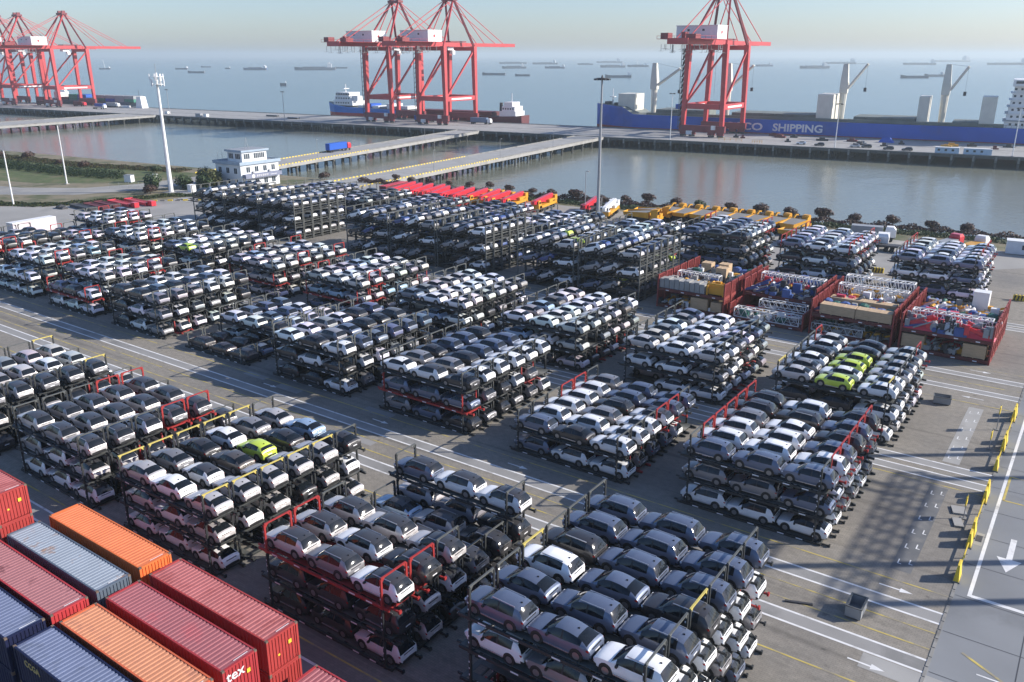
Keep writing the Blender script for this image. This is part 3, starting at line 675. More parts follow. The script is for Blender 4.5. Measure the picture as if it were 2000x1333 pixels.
for gname, xsb in GR:
    for bi, x in enumerate(xsb):
        for i in range(6):
            y = 129.2 + 2.75 * i + 1.3
            nT = 3 if not (False and i > 3) else 3
            for t in range(nT):
                z = t * TT; lab = i == 0 or bi == len(xsb) - 1 or t == nT - 1
                sl_ = SLOPES if (bi + t) % 2 == 0 or i % 2 else SLOPES
                if lab and nt_i < 110:
                    nt_i += 1
                    o = thing('tall_car_rack', f"sloping-deck rack, {['ground', 'middle', 'top'][t]} level, {WORD[i]} row, {['first', 'second', 'third'][bi]} bay, {gname}", 'car rack', (x, y, z), 0, 'tall car racks with sloping decks')
                    put('end_frame', TM[0], o); put('base_frame', TM[1], o)
                    for (dx, dz, a) in sl_: put('ramp', TM[2], o, (dx, 0, dz), (0, rad(a), 0))
                else:
                    FARRACKS.add(*FTALL, Matrix.Translation((x, y, z)), (.035, .037, .037))
                    for (dx, dz, a) in sl_: FARRACKS.add(*FRAMP, Matrix.Translation((x + dx, y, z + dz)) @ Euler((0, rad(a), 0)).to_matrix().to_4x4(), (.05, .05, .05))
                for (dx, dz, a) in sl_:
                    if RND.random() < .08: continue
                    col = RND.choice('WWWGGBBKKSSWDG'); mdl = RND.choice('BBAC')
                    if RND.random() < .025: col, mdl = 'L', 'C'
                    mw = Matrix.Translation((x + dx, y + RND.uniform(-.05, .05), z + dz + .02)) @ Euler((0, rad(a), 0)).to_matrix().to_4x4()
                    FARCARS.add(*FART[mdl], mw, FARCOL[col])
stuff(tag(FARCARS.obj('distant_parked_cars', [M_FARPAINT, M_TRIM, M_GLASS, M_RIM, M_TAIL]), 'mass of far parked cars in white, grey, blue and black on racks', 'cars'))
stuff(tag(FARRACKS.obj('distant_car_racks', [M_FARSTEEL], smooth=False), 'mass of far steel car racks standing in blocks across the yard', 'car racks'))
# ------------------------------------------------------------------ shipping containers
def corr(axis, L, Wd, per, depth, mi=0):
    """corrugated sheet: ridges repeat along L, each runs the full width Wd; returns verts, faces in (l, w, h)"""
    vs = []; fs = []; p = L / per; i = 0
    for k in range(per):
        for a, h in ((0, 0), (.32, 0), (.45, 1), (.87, 1)):
            vs += [(k * p + a * p, 0, h * depth), (k * p + a * p, Wd, h * depth)]
    vs += [(L, 0, 0), (L, Wd, 0)]
    for k in range(len(vs) // 2 - 1): fs.append((2 * k, 2 * k + 2, 2 * k + 3, 2 * k + 1))
    return vs, fs
CL, CW, CH = 12.19, 2.44, 2.59
def cont_meshes(col, rust):
    key = ('cont', col.name)
    if key in CARM: return CARM[key]
    m = {}
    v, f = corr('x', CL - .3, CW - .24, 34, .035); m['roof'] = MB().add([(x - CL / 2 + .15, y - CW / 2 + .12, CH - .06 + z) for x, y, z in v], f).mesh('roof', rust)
    v, f = corr('x', CL - .3, CH - .32, 34, .04)
    m['side'] = MB().add([(x - CL / 2 + .15, -CW / 2 + .065 - z, .18 + y) for x, y, z in v], f).mesh('side_wall', col)
    v, f = corr('y', CW - .28, CH - .32, 9, .045)
    m['end'] = MB().add([(CL / 2 - .09 + z, x - CW / 2 + .14, .18 + y) for x, y, z in v], f).mesh('end_wall', col)
    b = MB()
    for x in (-1, 1):
        for y in (-1, 1): b.bx(x * CL / 2 - (.16 if x > 0 else 0), x * CL / 2 + (.16 if x < 0 else 0), y * CW / 2 - (.15 if y > 0 else 0), y * CW / 2 + (.15 if y < 0 else 0), .12, CH - .12)
    for z in (0.0, CH - .12):
        for y in (-1, 1): b.bx(-CL / 2 + .18, CL / 2 - .18, y * (CW / 2 - .055) - .055, y * (CW / 2 - .055) + .055, z + .002, z + .118)
        for x in (-1, 1): b.bx(x * (CL / 2 - .08) - .075, x * (CL / 2 - .08) + .075, -CW / 2 + .18, CW / 2 - .18, z + .002, z + .118)
    m['frame'] = b.mesh('frame', col)
    b = MB()
    for x in (-1, 1):
        for y in (-1, 1):
            for z in (0, CH - .12): b.box((x * (CL / 2 - .088), y * (CW / 2 - .08), z + .06), (.18, .165, .122))
    m['cast'] = b.mesh('corner_castings', M_RUSTY)
    m['sticker'] = MB().bx(-.004, .004, -.12, .12, -.14, .14).mesh('sticker', M_YELB)
    CARM[key] = m
    return m
M_RUSTY = mat('rusty_steel', (0.17, 0.12, 0.09), rough=0.8, var=0.3, scale=3)
def ctm(n, c, r, amt=.5, cut=.6, cs=.5): return mat(n, c, rough=.55, var=.10, scale=.5, col2=r, c2amt=amt, c2scale=cs, c2cut=cut)
CT = {
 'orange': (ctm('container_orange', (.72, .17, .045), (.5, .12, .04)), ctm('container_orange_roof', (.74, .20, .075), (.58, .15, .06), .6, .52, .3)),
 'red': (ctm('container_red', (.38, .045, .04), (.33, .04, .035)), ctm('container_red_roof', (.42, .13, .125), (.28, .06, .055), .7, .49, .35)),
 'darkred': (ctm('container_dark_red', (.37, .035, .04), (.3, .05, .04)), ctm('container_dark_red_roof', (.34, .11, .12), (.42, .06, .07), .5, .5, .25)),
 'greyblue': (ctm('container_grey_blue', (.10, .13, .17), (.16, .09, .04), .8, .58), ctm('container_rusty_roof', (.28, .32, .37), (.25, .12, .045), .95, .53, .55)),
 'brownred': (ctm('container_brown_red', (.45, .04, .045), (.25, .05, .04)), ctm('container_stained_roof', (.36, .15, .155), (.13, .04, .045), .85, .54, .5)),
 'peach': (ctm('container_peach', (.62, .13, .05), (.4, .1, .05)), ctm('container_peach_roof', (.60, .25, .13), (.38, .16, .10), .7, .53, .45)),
 'navy': (ctm('container_navy_shaded', (.006, .010, .045), (.008, .01, .02)), ctm('container_navy_roof', (.16, .19, .29), (.10, .12, .17), .7, .52, .4)),  # wall navy darkened to hold the deep shade on the side, roof far lighter
}
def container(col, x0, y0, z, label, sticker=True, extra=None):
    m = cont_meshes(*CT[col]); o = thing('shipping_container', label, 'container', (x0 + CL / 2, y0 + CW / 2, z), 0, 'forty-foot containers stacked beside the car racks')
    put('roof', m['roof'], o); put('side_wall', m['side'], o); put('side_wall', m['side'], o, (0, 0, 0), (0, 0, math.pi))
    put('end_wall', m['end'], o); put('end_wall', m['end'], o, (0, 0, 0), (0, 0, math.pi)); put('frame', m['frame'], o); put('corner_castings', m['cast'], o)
    if sticker:
        put('sticker', m['sticker'], o, (CL / 2 - .035, .55, 1.55)); put('sticker', m['sticker'], o, (CL / 2 - .035, -.35, 1.1), (0, 0, 0), (1, .6, .5))
        s = MB().bx(-.5, .5, -.02, .02, 0, .012).mesh('number_strip', M_PLATE); put('number_strip', s, o, (CL / 2 - .33, .3, CH - .022), (0, 0, math.pi / 2))
    return o
rows = {'A': 25.9, 'B': 22.72, 'C': 19.68, 'D': 16.9}
ROWN = {'A': 'beside the racks', 'B': 'one row in', 'C': 'two rows in', 'D': 'in the outer row'}
for row, xa, col, nm in (('A', -62.1, 'orange', 'bright orange'), ('A', -48.75, 'red', 'faded red'), ('B', -61.95, 'greyblue', 'rust-patched grey-blue'), ('B', -48.7, 'darkred', 'dull crimson'), ('C', -61.9, 'brownred', 'stained brown-red'), ('C', -48.7, 'peach', 'peach-orange'), ('D', -61.95, 'navy', 'plain navy'), ('D', -48.75, 'navy', 'lettered navy')):
    o = container(col, xa, rows[row], 2 * CH + .04, f"{nm} container with ribbed roof on top of its stack, {ROWN[row]}")
    if nm == 'dull crimson':
        put('lettering', text_mesh('lettering', 'tex', .95, M_PLATE, .012, 'LEFT', .01), o, (CL / 2 - .03, -.98, 1.62), (math.pi / 2, 0, math.pi / 2))
    if nm == 'lettered navy':
        put('lettering', text_mesh('lettering', 'CCGA', .62, mat('faded_yellow_lettering', (.55, .42, .16), rough=.7), .012, 'LEFT', .008), o, (-CL / 2 + 1.2, -CW / 2 - .0, 1.75), (math.pi / 2, 0, 0))
    for t in (0, 1):
        lc = {'orange': 'greyblue', 'red': 'red' if t else 'navy', 'greyblue': 'navy', 'darkred': 'darkred', 'brownred': 'red', 'peach': 'orange', 'navy': 'navy'}[col]
        container(lc, xa, rows[row], t * CH + .02 * t, f"{'ground' if t == 0 else 'middle'} container beneath the {nm} one", False)
for t in range(4): container('red', -75.6, 22.9, t * (CH + .01), ['lowest red container of the four-high stack', 'second red container of the four-high stack', 'third red container of the four-high stack', 'faded red container crowning the four-high stack'][t], t == 3)
for t in range(2): container('darkred', -35.15, 25.95, t * (CH + .01), ['ground container of the two-high dark red stack', 'maroon ribbed container in the lowest stack, before the faded red one'][t], t == 1)

# ------------------------------------------------------------------ flat racks with machine parts
FRT = 2.85
def fr_meshes():
    b = MB()
    for y in (-1.12, 1.12): b.bx(-6.0, 6.0, y - .09, y + .09, .08, .6)
    b.bx(-6.0, 6.0, -1.02, 1.02, .5, .58)
    for x in (-4.5, -3, -1.5, 0, 1.5, 3, 4.5): b.bx(x - .08, x + .08, -1.02, 1.02, .14, .5)
    for x in (-4.2, -1.4, 1.4, 4.2): b.bx(x - .28, x + .28, -1.215, -1.205, .2, .36, 1)
    w = MB(); v, f = corr('y', 2.0, FRT - .75, 7, .07)
    w.add([(z, x - 1.0, .65 + y) for x, y, z in v], f); w.add([(z - .02, x - 1.0, .65 + y) for x, y, z in v], [tuple(reversed(q)) for q in f])
    for y in (-1.12, 1.12): w.bx(-.10, .14, y - .11, y + .11, .0, FRT - .03)
    w.bx(-.08, .12, -1.0, 1.0, FRT - .14, FRT - .04); w.bx(-.08, .12, -1.0, 1.0, .1, .62)
    return b.mesh('base_frame', [mat('flat_rack_maroon', (.13, .028, .028), rough=.65, var=.25, scale=1.2, col2=(.09, .04, .03), c2amt=.7, c2scale=.8, c2cut=.52), M_PLATE]), w.mesh('end_wall', mat('flat_rack_red', (.26, .042, .038), rough=.6, var=.25, scale=1, col2=(.15, .05, .045), c2amt=.6, c2scale=.7, c2cut=.55))
FRB, FRW = fr_meshes()
def lattice_mb(L, w, h, t=.12, n=9):
    b = MB(); ys = (-w / 2, w / 2); zs = (t / 2, h - t / 2)
    for y in ys:
        for z in zs: b.beam((-L / 2, y, z), (L / 2, y, z), t, t)
    s = L / n
    for i in range(n):
        x0 = -L / 2 + i * s; xm = x0 + s / 2; x1 = x0 + s
        for y in ys: b.beam((x0, y, zs[0]), (xm, y, zs[1]), t * .55, t * .55).beam((xm, y, zs[1]), (x1, y, zs[0]), t * .55, t * .55)
        for z in zs: b.beam((x0, ys[0], z), (xm, ys[1], z), t * .5, t * .5).beam((xm, ys[1], z), (x1, ys[0], z), t * .5, t * .5)
    for x in (-L / 2, L / 2): b.beam((x, ys[0], zs[0]), (x, ys[0], zs[1]), t, t).beam((x, ys[1], zs[0]), (x, ys[1], zs[1]), t, t).beam((x, ys[0], zs[1]), (x, ys[1], zs[1]), t, t)
    return b
LAT = lattice_mb(10.6, 1.7, 1.5).mesh('lattice_boom', M_WHITE); LAT2 = lattice_mb(7.6, 1.5, 1.2, .1, 7).mesh('lattice_boom', M_WHITE)
def crate_mb(L, W, H):
    b = MB().bx(-L / 2, L / 2, -W / 2, W / 2, .1, H)
    for x in np.linspace(-L / 2 + .15, L / 2 - .15, max(3, int(L / 1.3))): b.bx(x - .06, x + .06, -W / 2 - .02, W / 2 + .02, .0, H + .02)
    return b
def bundle_mb(seed, L, n):
    r = random.Random(seed); b = MB()
    for i in range(n):
        x = -L / 2 + (i + .5) * L / n; h = r.uniform(.7, 1.15); w = r.uniform(.85, 1.1); hl = L / n * .5 * r.uniform(.85, 1.05)
        ring = [(-w, 0), (-w * .98, h * .55), (-w * .6, h * .95), (0, h * r.uniform(1, 1.1)), (w * .6, h * .9), (w * .98, h * .5), (w, 0)]
        vs = []
        for dx, s in ((-hl, .86), (-hl * .4, 1), (hl * .4, 1.0), (hl, .86)): vs += [(x + dx, y * s, z * s * r.uniform(.93, 1.05)) for y, z in ring]
        k = 7; fs = [(a * k + j, (a + 1) * k + j, (a + 1) * k + j + 1, a * k + j + 1) for a in range(3) for j in range(6)]
        fs += [tuple(range(6, -1, -1)), tuple(range(21, 28))]
        b.add(vs, fs, i % 3 % 2)
        for s in (-.5, .5): b.bx(x + s * hl - .03, x + s * hl + .03, -w * 1.02, w * 1.02, 0, h * .5, 2)
    return b
def machine_mb(seed):
    r = random.Random(seed); b = MB()
    b.add([(-2.6, -1.1, 0), (2.4, -1.1, 0), (2.4, 1.1, 0), (-2.6, 1.1, 0), (-1.3, -.5, .75), (.2, -.4, 1.0), (.2, .5, 1.0), (-1.3, .5, .75)], [(3, 2, 1, 0), (4, 5, 6, 7), (0, 1, 5, 4), (1, 2, 6, 5), (2, 3, 7, 6), (3, 0, 4, 7)])
    b.beam((-2.4, -.9, .3), (1.2, .2, 1.5), .35, .3).beam((-2.2, .9, .3), (1.8, .7, 1.2), .3, .35).bx(-.4, .5, -.3, .3, 1.1, 1.35, 1).bx(-1.9, -1.2, -.2, .4, .7, .95, 1)
    b.cyl((1.6, -1.0, .5), (1.6, 1.0, .5), .42, n=10, mi=1)
    for i in range(14):
        x = r.uniform(-2.5, 2.2); y = r.uniform(-1.1, 1.0); b.bx(x, x + r.uniform(.2, .7), y, y + r.uniform(.15, .5), .3, r.uniform(.8, 1.6), i % 2)
    b.beam((-2.3, .2, 1.0), (2.2, -.8, .8), .18, .2, 1).beam((-1.0, -1.15, .2), (1.6, -1.15, 1.2), .15, .15, 1)
    return b
def parts_mb(seed, n, L=10.5):
    r = random.Random(seed); b = MB()
    for i in range(n):
        x = r.uniform(-L / 2, L / 2); y = r.uniform(-.7, .7); h = r.uniform(.4, 1.3)
        k = i % 3
        if k == 0: b.bx(x - r.uniform(.3, .8), x + r.uniform(.3, .8), y - .4, y + .4, 0, h, i % 2)
        elif k == 1: b.cyl((x, y - .5, .4), (x, y + .5, .4), r.uniform(.3, .45), n=9, mi=i % 2)
        else: b.beam((x - 1.2, y, .2), (x + 1.2, y + r.uniform(-.3, .3), h), .22, .25, i % 2)
    return b
BAYX = [-48.7, -35.6, -22.5, -9.4]; BN = ['bay nearest the tall racks', 'second flat-rack bay', 'third flat-rack bay', 'end bay by the junction']
def fry(r): return 129.4 + 3.0 * r + 1.2
for bi, xr_ in enumerate(BAYX):
    xc = xr_ - 6.1
    for r in range(6 if bi != 1 else 6):
        tiers = 1 if (bi == 1 and r < 2) else 2
        for t in range(tiers):
            o = thing('flat_rack', f"red-ended flat rack, {'ground level' if t == 0 else 'upper level'} of {WORD[r]} row, {BN[bi]}", 'flat rack', (xc, fry(r), t * FRT), 0, 'flat racks loaded with machine parts')
            put('base_frame', FRB, o)
            put('end_wall', FRW, o, (5.95, 0, 0)); put('end_wall', FRW, o, (-5.95, 0, 0), (0, 0, math.pi))
def cargo(name, me, label, cat, bi, r, t, dx=0, dz=0, dy=0, rz=0, group='cargo lashed on the flat racks'):
    o = tag(put(name, me, None, (BAYX[bi] - 6.1 + dx, fry(r) + dy, t * FRT + .585 + dz * (1.4 if t else 1)), (0, 0, rz)), label, cat, group)
    if t: o.scale = (1, 1, 1.4)
    return o
CR = {k: crate_mb(*k).mesh('crate', M_WOOD) for k in ((5.2, 1.9, 1.15), (3.0, 2.0, 2.0), (1.9, 1.8, 1.7), (10.0, 1.8, .9))}
M_LASH = mat('green_lashing', (.10, .32, .12), rough=.7)
BM = [bundle_mb(s, 10.6, 8).mesh('tarpaulin_bundle', [M_BLUEV, M_GREENT, M_LASH]) for s in (1, 2)]
RM = [machine_mb(s).mesh('machine_part', [M_REDV, M_GREYST]) for s in (3,)]
WM = machine_mb(5).mesh('machine_part', [M_WHITE, M_DKST])
PY = [parts_mb(s, 16).mesh('machine_parts', [M_YELV, M_WHITE]) for s in (7, 8)]
PK = [parts_mb(s, 18).mesh('machine_parts', [M_DKST, M_GREYST]) for s in (9, 10)]
PR = parts_mb(12, 14).mesh('machine_parts', [M_REDV, M_WHITE])
TANK = MB().cyl((-1.1, 0, .45), (1.1, 0, .45), .45, n=12).mesh('white_tank', M_WHITE)
RIB = MB()
for i in range(9): RIB.bx(-4.6 + i * .92, -4.6 + i * .92 + .82, -.95, .95, 0, 1.25 if i % 2 else 1.12)
RIB = RIB.mesh('counterweight_block', M_CONC)
GANT = MB().beam((-1.4, -1, 0), (-1.4, -1, 1.4), .22, .22).beam((-1.4, -1, 1.4), (1.4, -1, 1.4), .22, .22).beam((1.4, -1, 1.4), (1.4, -1, 0), .22, .22).beam((-1.4, 1, 0), (-1.4, 1, 1.2), .22, .22).bx(-1.3, 1.2, -.7, .7, .1, 1.2).mesh('yellow_winch_frame', M_YELV)
C_ = cargo
# first bay
C_('counterweight_block', RIB, 'row of pale ribbed counterweight slabs on the bay nearest the tall racks', 'counterweight', 0, 0, 1, -1.2)
C_('yellow_winch_frame', GANT, 'yellow winch frame behind the pale ribbed slabs', 'winch frame', 0, 0, 1, 4.3)
C_('machine_parts', PK[0], 'heap of black machine parts beside the yellow winch frame', 'machine parts', 0, 1, 1)
C_('counterweight_block', LAT2, 'short white lattice boom behind the pale ribbed slabs', 'lattice boom', 0, 2, 1, -1.5)
C_('machine_parts', PK[1], 'black and grey machine parts before three tan crates', 'machine parts', 0, 3, 1)
for i, (dx, dy, dz) in enumerate(((-2.4, -.2, 0), (.6, .5, 0), (1.4, -2.6, .0))): C_('crate', CR[(1.9, 1.8, 1.7)], ['tan cube crate toward the tall racks', 'tan cube crate at the back of the three', 'tan cube crate standing in front of two others'][i], 'crate', 0, 4, 1, dx, dz, dy)
C_('tarpaulin_bundle', BM[0], 'green and blue tarpaulin bundles behind three tan crates', 'tarpaulin bundles', 0, 5, 1)
C_('crate', CR[(3.0, 2.0, 2.0)], 'brown crate at ground level under the pale ribbed slabs', 'crate', 0, 0, 0, 1.6)
C_('crate', CR[(1.9, 1.8, 1.7)], 'small brown crate at ground level by the ladder of red end walls', 'crate', 0, 0, 0, 4.6)
C_('machine_parts', PK[0], 'dark machine parts at ground level beside two brown crates', 'machine parts', 0, 0, 0, -3.4, 0, 0, 0).scale = (.45, 1, 1)
# second bay
C_('lattice_boom', LAT, 'white lattice boom lying lowest in front of the second flat-rack bay', 'lattice boom', 1, 0, 0)
C_('machine_parts', PY[0], 'yellow and white machine parts behind the lowest white boom', 'machine parts', 1, 1, 0)
C_('lattice_boom', LAT2, 'short white boom resting on yellow machine parts', 'lattice boom', 1, 1, 0, 1.5, 1.35)
C_('machine_parts', PK[1], 'black gear at the front edge of the second bay upper level', 'machine parts', 1, 2, 1).scale = (1, 1, .8)
C_('machine_parts', PY[1], 'yellow and white gear midway across the second bay', 'machine parts', 1, 3, 1)
C_('lattice_boom', LAT, 'long white boom on the upper level of the second bay', 'lattice boom', 1, 4, 1)
C_('tarpaulin_bundle', BM[1], 'blue tarpaulin bundles at the back of the second bay', 'tarpaulin bundles', 1, 5, 1)
# third bay
C_('crate', CR[(5.2, 1.9, 1.15)], 'long tan crate on the front edge, toward the second bay', 'crate', 2, 0, 1, -2.2, 0, -.1)
C_('crate', CR[(5.2, 1.9, 1.15)], 'long tan crate on the front edge, toward the end bay', 'crate', 2, 0, 1, 3.1, 0, -.1)
C_('tarpaulin_bundle', BM[1], 'row of blue and green wrapped bundles behind two long tan crates', 'tarpaulin bundles', 2, 1, 1)
C_('crate', CR[(10.0, 1.8, .9)], 'very long tan crate behind the blue and green bundles', 'crate', 2, 2, 1)
C_('machine_parts', PY[0], 'yellow and orange fittings beyond the very long crate', 'machine parts', 2, 3, 1)
C_('lattice_boom', LAT, 'white boom lattice standing behind yellow fittings', 'lattice boom', 2, 4, 1)
C_('lattice_boom', LAT, 'white boom lattice at the very back of the third bay', 'lattice boom', 2, 5, 1, .3, .6)
C_('lattice_boom', LAT2, 'short white boom under two long tan crates', 'lattice boom', 2, 0, 0, -2)
C_('machine_parts', PK[0], 'dark machine parts at ground level of the third bay', 'machine parts', 2, 0, 0, 4.2).scale = (.3, 1, 1)
# end bay
C_('machine_part', RM[0], 'magenta-red folded machine section toward the third bay', 'machine section', 3, 0, 1, -3.4)
C_('machine_part', RM[0], 'magenta-red folded machine section at the outer corner', 'machine section', 3, 0, 1, 3.6, 0, 0, math.pi)
C_('machine_part', WM, 'white and blue machine base between two magenta sections', 'machine section', 3, 0, 1, .2).scale = (.55, 1, 1.4)
C_('lattice_boom', LAT, 'white boom lattice with red fittings behind the magenta sections', 'lattice boom', 3, 1, 1)
C_('machine_parts', PR, 'red and white fittings inside the end bay', 'machine parts', 3, 2, 1)
C_('white_tank', TANK, 'small white tank beside the outer magenta section', 'tank', 3, 1, 1, 1.2, .0, -1.6)
C_('tarpaulin_bundle', BM[0], 'blue-green bundles along the end bay', 'tarpaulin bundles', 3, 3, 1)
C_('machine_parts', PY[1], 'yellow frame and fittings near the back of the end bay', 'machine parts', 3, 4, 1)
C_('white_box', MB().bx(-1.1, 1.1, -1, 1, 0, 2.2).bx(-1.13, 1.13, -1.03, 1.03, 2.2, 2.26).mesh('white_box', M_WHITE), 'white cube cabinet on the end bay', 'cabinet', 3, 5, 1, 2.2)
C_('tarpaulin_bundle', BM[1], 'dark blue bundles at the back corner of the end bay', 'tarpaulin bundles', 3, 5, 1, -3.2).scale = (.45, 1, 1)
C_('crate', CR[(3.0, 2.0, 2.0)], 'brown crate at ground level, outer corner of the end bay', 'crate', 3, 0, 0, 3.9)
C_('crate', CR[(3.0, 2.0, 2.0)], 'brown crate at ground level, third-bay side of the end bay', 'crate', 3, 0, 0, -4.2)
C_('machine_parts', PK[1], 'black track gear between two brown ground-level crates', 'machine parts', 3, 0, 0, -.2).scale = (.45, 1, 1.2)

FIT = [parts_mb(40 + k, 22, 9.5).mesh('fittings', mm) for k, mm in enumerate(([M_YELV, M_WHITE], [M_DKST, M_BLUEV], [M_REDV, M_GREYST], [M_WHITE, M_GREENT], [M_CONC, M_YELV]))]
FN = ['yellow and white', 'black and blue', 'red and grey', 'white and green', 'pale and yellow']
rr = random.Random(5)
for bi in range(4):
    for r_ in range(6):
        if bi == 1 and r_ < 2: continue
        k = rr.randrange(5); o = C_('fittings', FIT[k], f"{FN[k]} loose fittings strewn along the {WORD[r_]} row, {BN[bi]}", 'fittings', bi, r_, 1, rr.uniform(-.4, .4), 0, rr.choice((-.55, .5)))
        o.scale = (1, .75, rr.uniform(1.0, 1.6))
    for r_ in range(2):
        k = rr.randrange(5); C_('fittings', FIT[k], f"{FN[k]} fittings stowed at ground level, {WORD[r_]} row, {BN[bi]}", 'fittings', bi, r_, 0, rr.uniform(-.4, .4), 0, .2)
# ------------------------------------------------------------------ barriers, skips, small things on the ground
def barrier(y, lab, tall=1.25):
    o = thing('yellow_barrier', lab, 'barrier', (-4.46, y, .05), 0, 'yellow barriers along the yard edge')
    MB().add([(-.22, -.75, 0), (.22, -.75, 0), (.22, .75, 0), (-.22, .75, 0), (-.08, -.55, tall), (.08, -.55, tall), (.08, .55, tall), (-.08, .55, tall)], [(3, 2, 1, 0), (4, 5, 6, 7), (0, 1, 5, 4), (1, 2, 6, 5), (2, 3, 7, 6), (3, 0, 4, 7)]).obj('panel', M_YELB, o)
    MB().bx(-.30, .30, -.8, .8, -.05, .06).obj('foot', M_CONCD, o)
    return o
BY = [70.6, 76.9, 79.0, 86.4, 87.8, 94.6, 100.3, 102.4, 110.0, 111.9]
BL = ['at the road end of the closer run', 'by the drain cover', 'just past the drain cover', 'before the last of the closer run', 'ending the closer run', 'starting the farther run', 'midway along the farther run', 'just past midway of the farther run', 'before the last of the farther run', 'ending the farther run']
for i, (y, l) in enumerate(zip(BY, BL)): barrier(y, f"yellow wedge barrier {l}", 1.3 if i % 2 else 1.5)
for ya, yb, l in ((71.4, 86, 'closer'), (95.4, 109.2, 'farther')):
    o = thing('barrier_rail', f"yellow rail linking the {l} run of barriers", 'rail', (-4.46, ya, 0), 0, 'rails between the barriers')
    MB().bx(-.04, .04, 0, yb - ya, .5, .62).obj('rail', M_YELB, o)
    for k in range(7): MB().bx(-.05, .05, -.05, .05, 0, .55).obj('post', M_YELB, o, (0, .6 + k * (yb - ya - 1) / 6, 0))
for x, y, h, l in ((-5.6, 81.6, 2.6, 'beside the barriers, road end'), (-5.7, 105.8, 3.2, 'beside the barriers, far end'), (-5.7, 99.6, 2.4, 'midway along the farther barriers')):
    o = thing('sign_post', f"thin post with yellow board {l}", 'sign', (x, y, 0), 0, 'posts with yellow boards')
    MB().cyl((0, 0, 0), (0, 0, h), .045, n=6).obj('post', M_GREYST, o); MB().bx(-.05, .05, -.45, .45, h - 1.1, h - .2).obj('board', M_YELB, o); MB().bx(-.25, .25, -.25, .25, 0, .08).obj('base', M_CONCD, o)
for x, y, sx, sy, l in ((-6.2, 82.8, 1.2, 1.5, 'broken pale slab lying by the barriers'), (-5.9, 80.3, .8, 1.6, 'second broken pale slab lying by the barriers')):
    tag(MB().box((0, 0, .09), (sx, sy, .16), 0, .3).obj('concrete_slab', M_CONC, None, (x, y, 0)), l, 'slab')
def skip(x, y, rz, lab, L=1.15, W=1.9, H=1.0):
    o = thing('steel_skip', lab, 'skip', (x, y, 0), rz)
    b = MB(); t = .06
    for s in (-1, 1): b.bx(s * (L / 2) - t / 2, s * (L / 2) + t / 2, -W / 2, W / 2, .12, H).bx(-L / 2 + t / 2, L / 2 - t / 2, s * W / 2 - t / 2, s * W / 2 + t / 2, .12, H)
    b.bx(-L / 2 + t / 2, L / 2 - t / 2, -W / 2 + t / 2, W / 2 - t / 2, .12, .17); b.obj('bin', M_GREYST, o)
    r = MB()
    for s in (-1, 1): r.bx(s * L / 2 - .07, s * L / 2 + .07, -W / 2 - .06, W / 2 + .06, H, H + .07).bx(-L / 2, L / 2, s * W / 2 - .06, s * W / 2 + .06, H, H + .068)
    r.obj('rim', M_RACKTOP, o)
    f = MB()
    for sx in (-1, 1):
        for sy in (-1, 1): f.bx(sx * L / 2 * .8 - .08, sx * L / 2 * .8 + .08, sy * W / 2 * .8 - .08, sy * W / 2 * .8 + .08, 0, .12)
    f.obj('feet', M_DKST, o)
skip(-10.2, 60.95, 0, 'open steel skip standing between the white track lines')
skip(-12.4, 110.9, .15, 'grey steel skip on its side near the block with three lime cars', 1.9, 1.3, .9)
tag(MB().box((0, 0, .06), (.22, 2.1, .12), 0, -1.2).obj('timber_baulk', M_DKST, None, (-14.2, 59.6, 0)), 'dark baulk of timber lying on the paving by the track lines', 'timber')
def striped(x, y, rz, lab):
    o = thing('striped_block', lab, 'concrete block', (x, y, 0), rz, 'yellow and black striped blocks')
    MB().bx(-1.1, 1.1, -.3, .3, 0, 1.0).obj('block', M_YELB, o)
    s = MB()
    for i in range(4): x0 = -1.05 + i * .54; s.add([(x0, -.306, .05), (x0 + .26, -.306, .05), (x0 + .40, -.306, .95), (x0 + .14, -.306, .95)], [(0, 1, 2, 3)]).add([(x0, -.28, 1.006), (x0 + .26, -.28, 1.006), (x0 + .26, .28, 1.006), (x0, .28, 1.006)], [(0, 1, 2, 3)])
    s.obj('stripes', M_DKST, o)
striped(-35.2, 176.8, .1, 'yellow and black striped block between two far car blocks')
striped(-9.6, 170.0, .15, 'yellow and black striped block by the far corner of the car yard')
striped(-2.0, 123.5 + 8, 1.4, 'low yellow striped block at the junction edge')

# the yard's rubber-tyred gantry: stands over the tracks past the road, outside the picture, and throws the long soft bars of shade on the paving
o = thing('yard_gantry', 'rubber-tyred yard gantry standing over its tracks beyond the road', 'gantry crane', (0, 0, 0))
for x in (20.5, 29.5):
    for y in (92.0, 117.6): MB().bx(x - .3, x + .3, y - .3, y + .3, 1.6, 25).obj('leg', M_YELB, o)
    tr = lattice_mb(28.5, 1.3, 1.7, .2, 14); MB().add([(x + w_, 104.8 + l_, 25 + h_) for l_, w_, h_ in tr.v], tr.f).obj('girder', M_YELB, o)
for y in (92.0, 117.6):
    MB().bx(19, 31, y - .5, y + .5, 1.0, 1.6).obj('sill_beam', M_YELB, o)
    for x in (20, 22, 28, 30): MB().cyl((x, y - .35, .75), (x, y + .35, .75), .75, n=12).obj('wheel', M_TYRE, o)
MB().bx(19.6, 30.4, 114, 114.3, 26.9, 27.2).bx(19.6, 30.4, 116, 116.3, 26.9, 27.2).bx(23, 27, 113.6, 116.6, 27.2, 29).obj('trolley', M_YELB, o)
MB().bx(21.2, 23.2, 92.8, 96, 1.7, 4.4).obj('engine_house', M_WHITE, o)
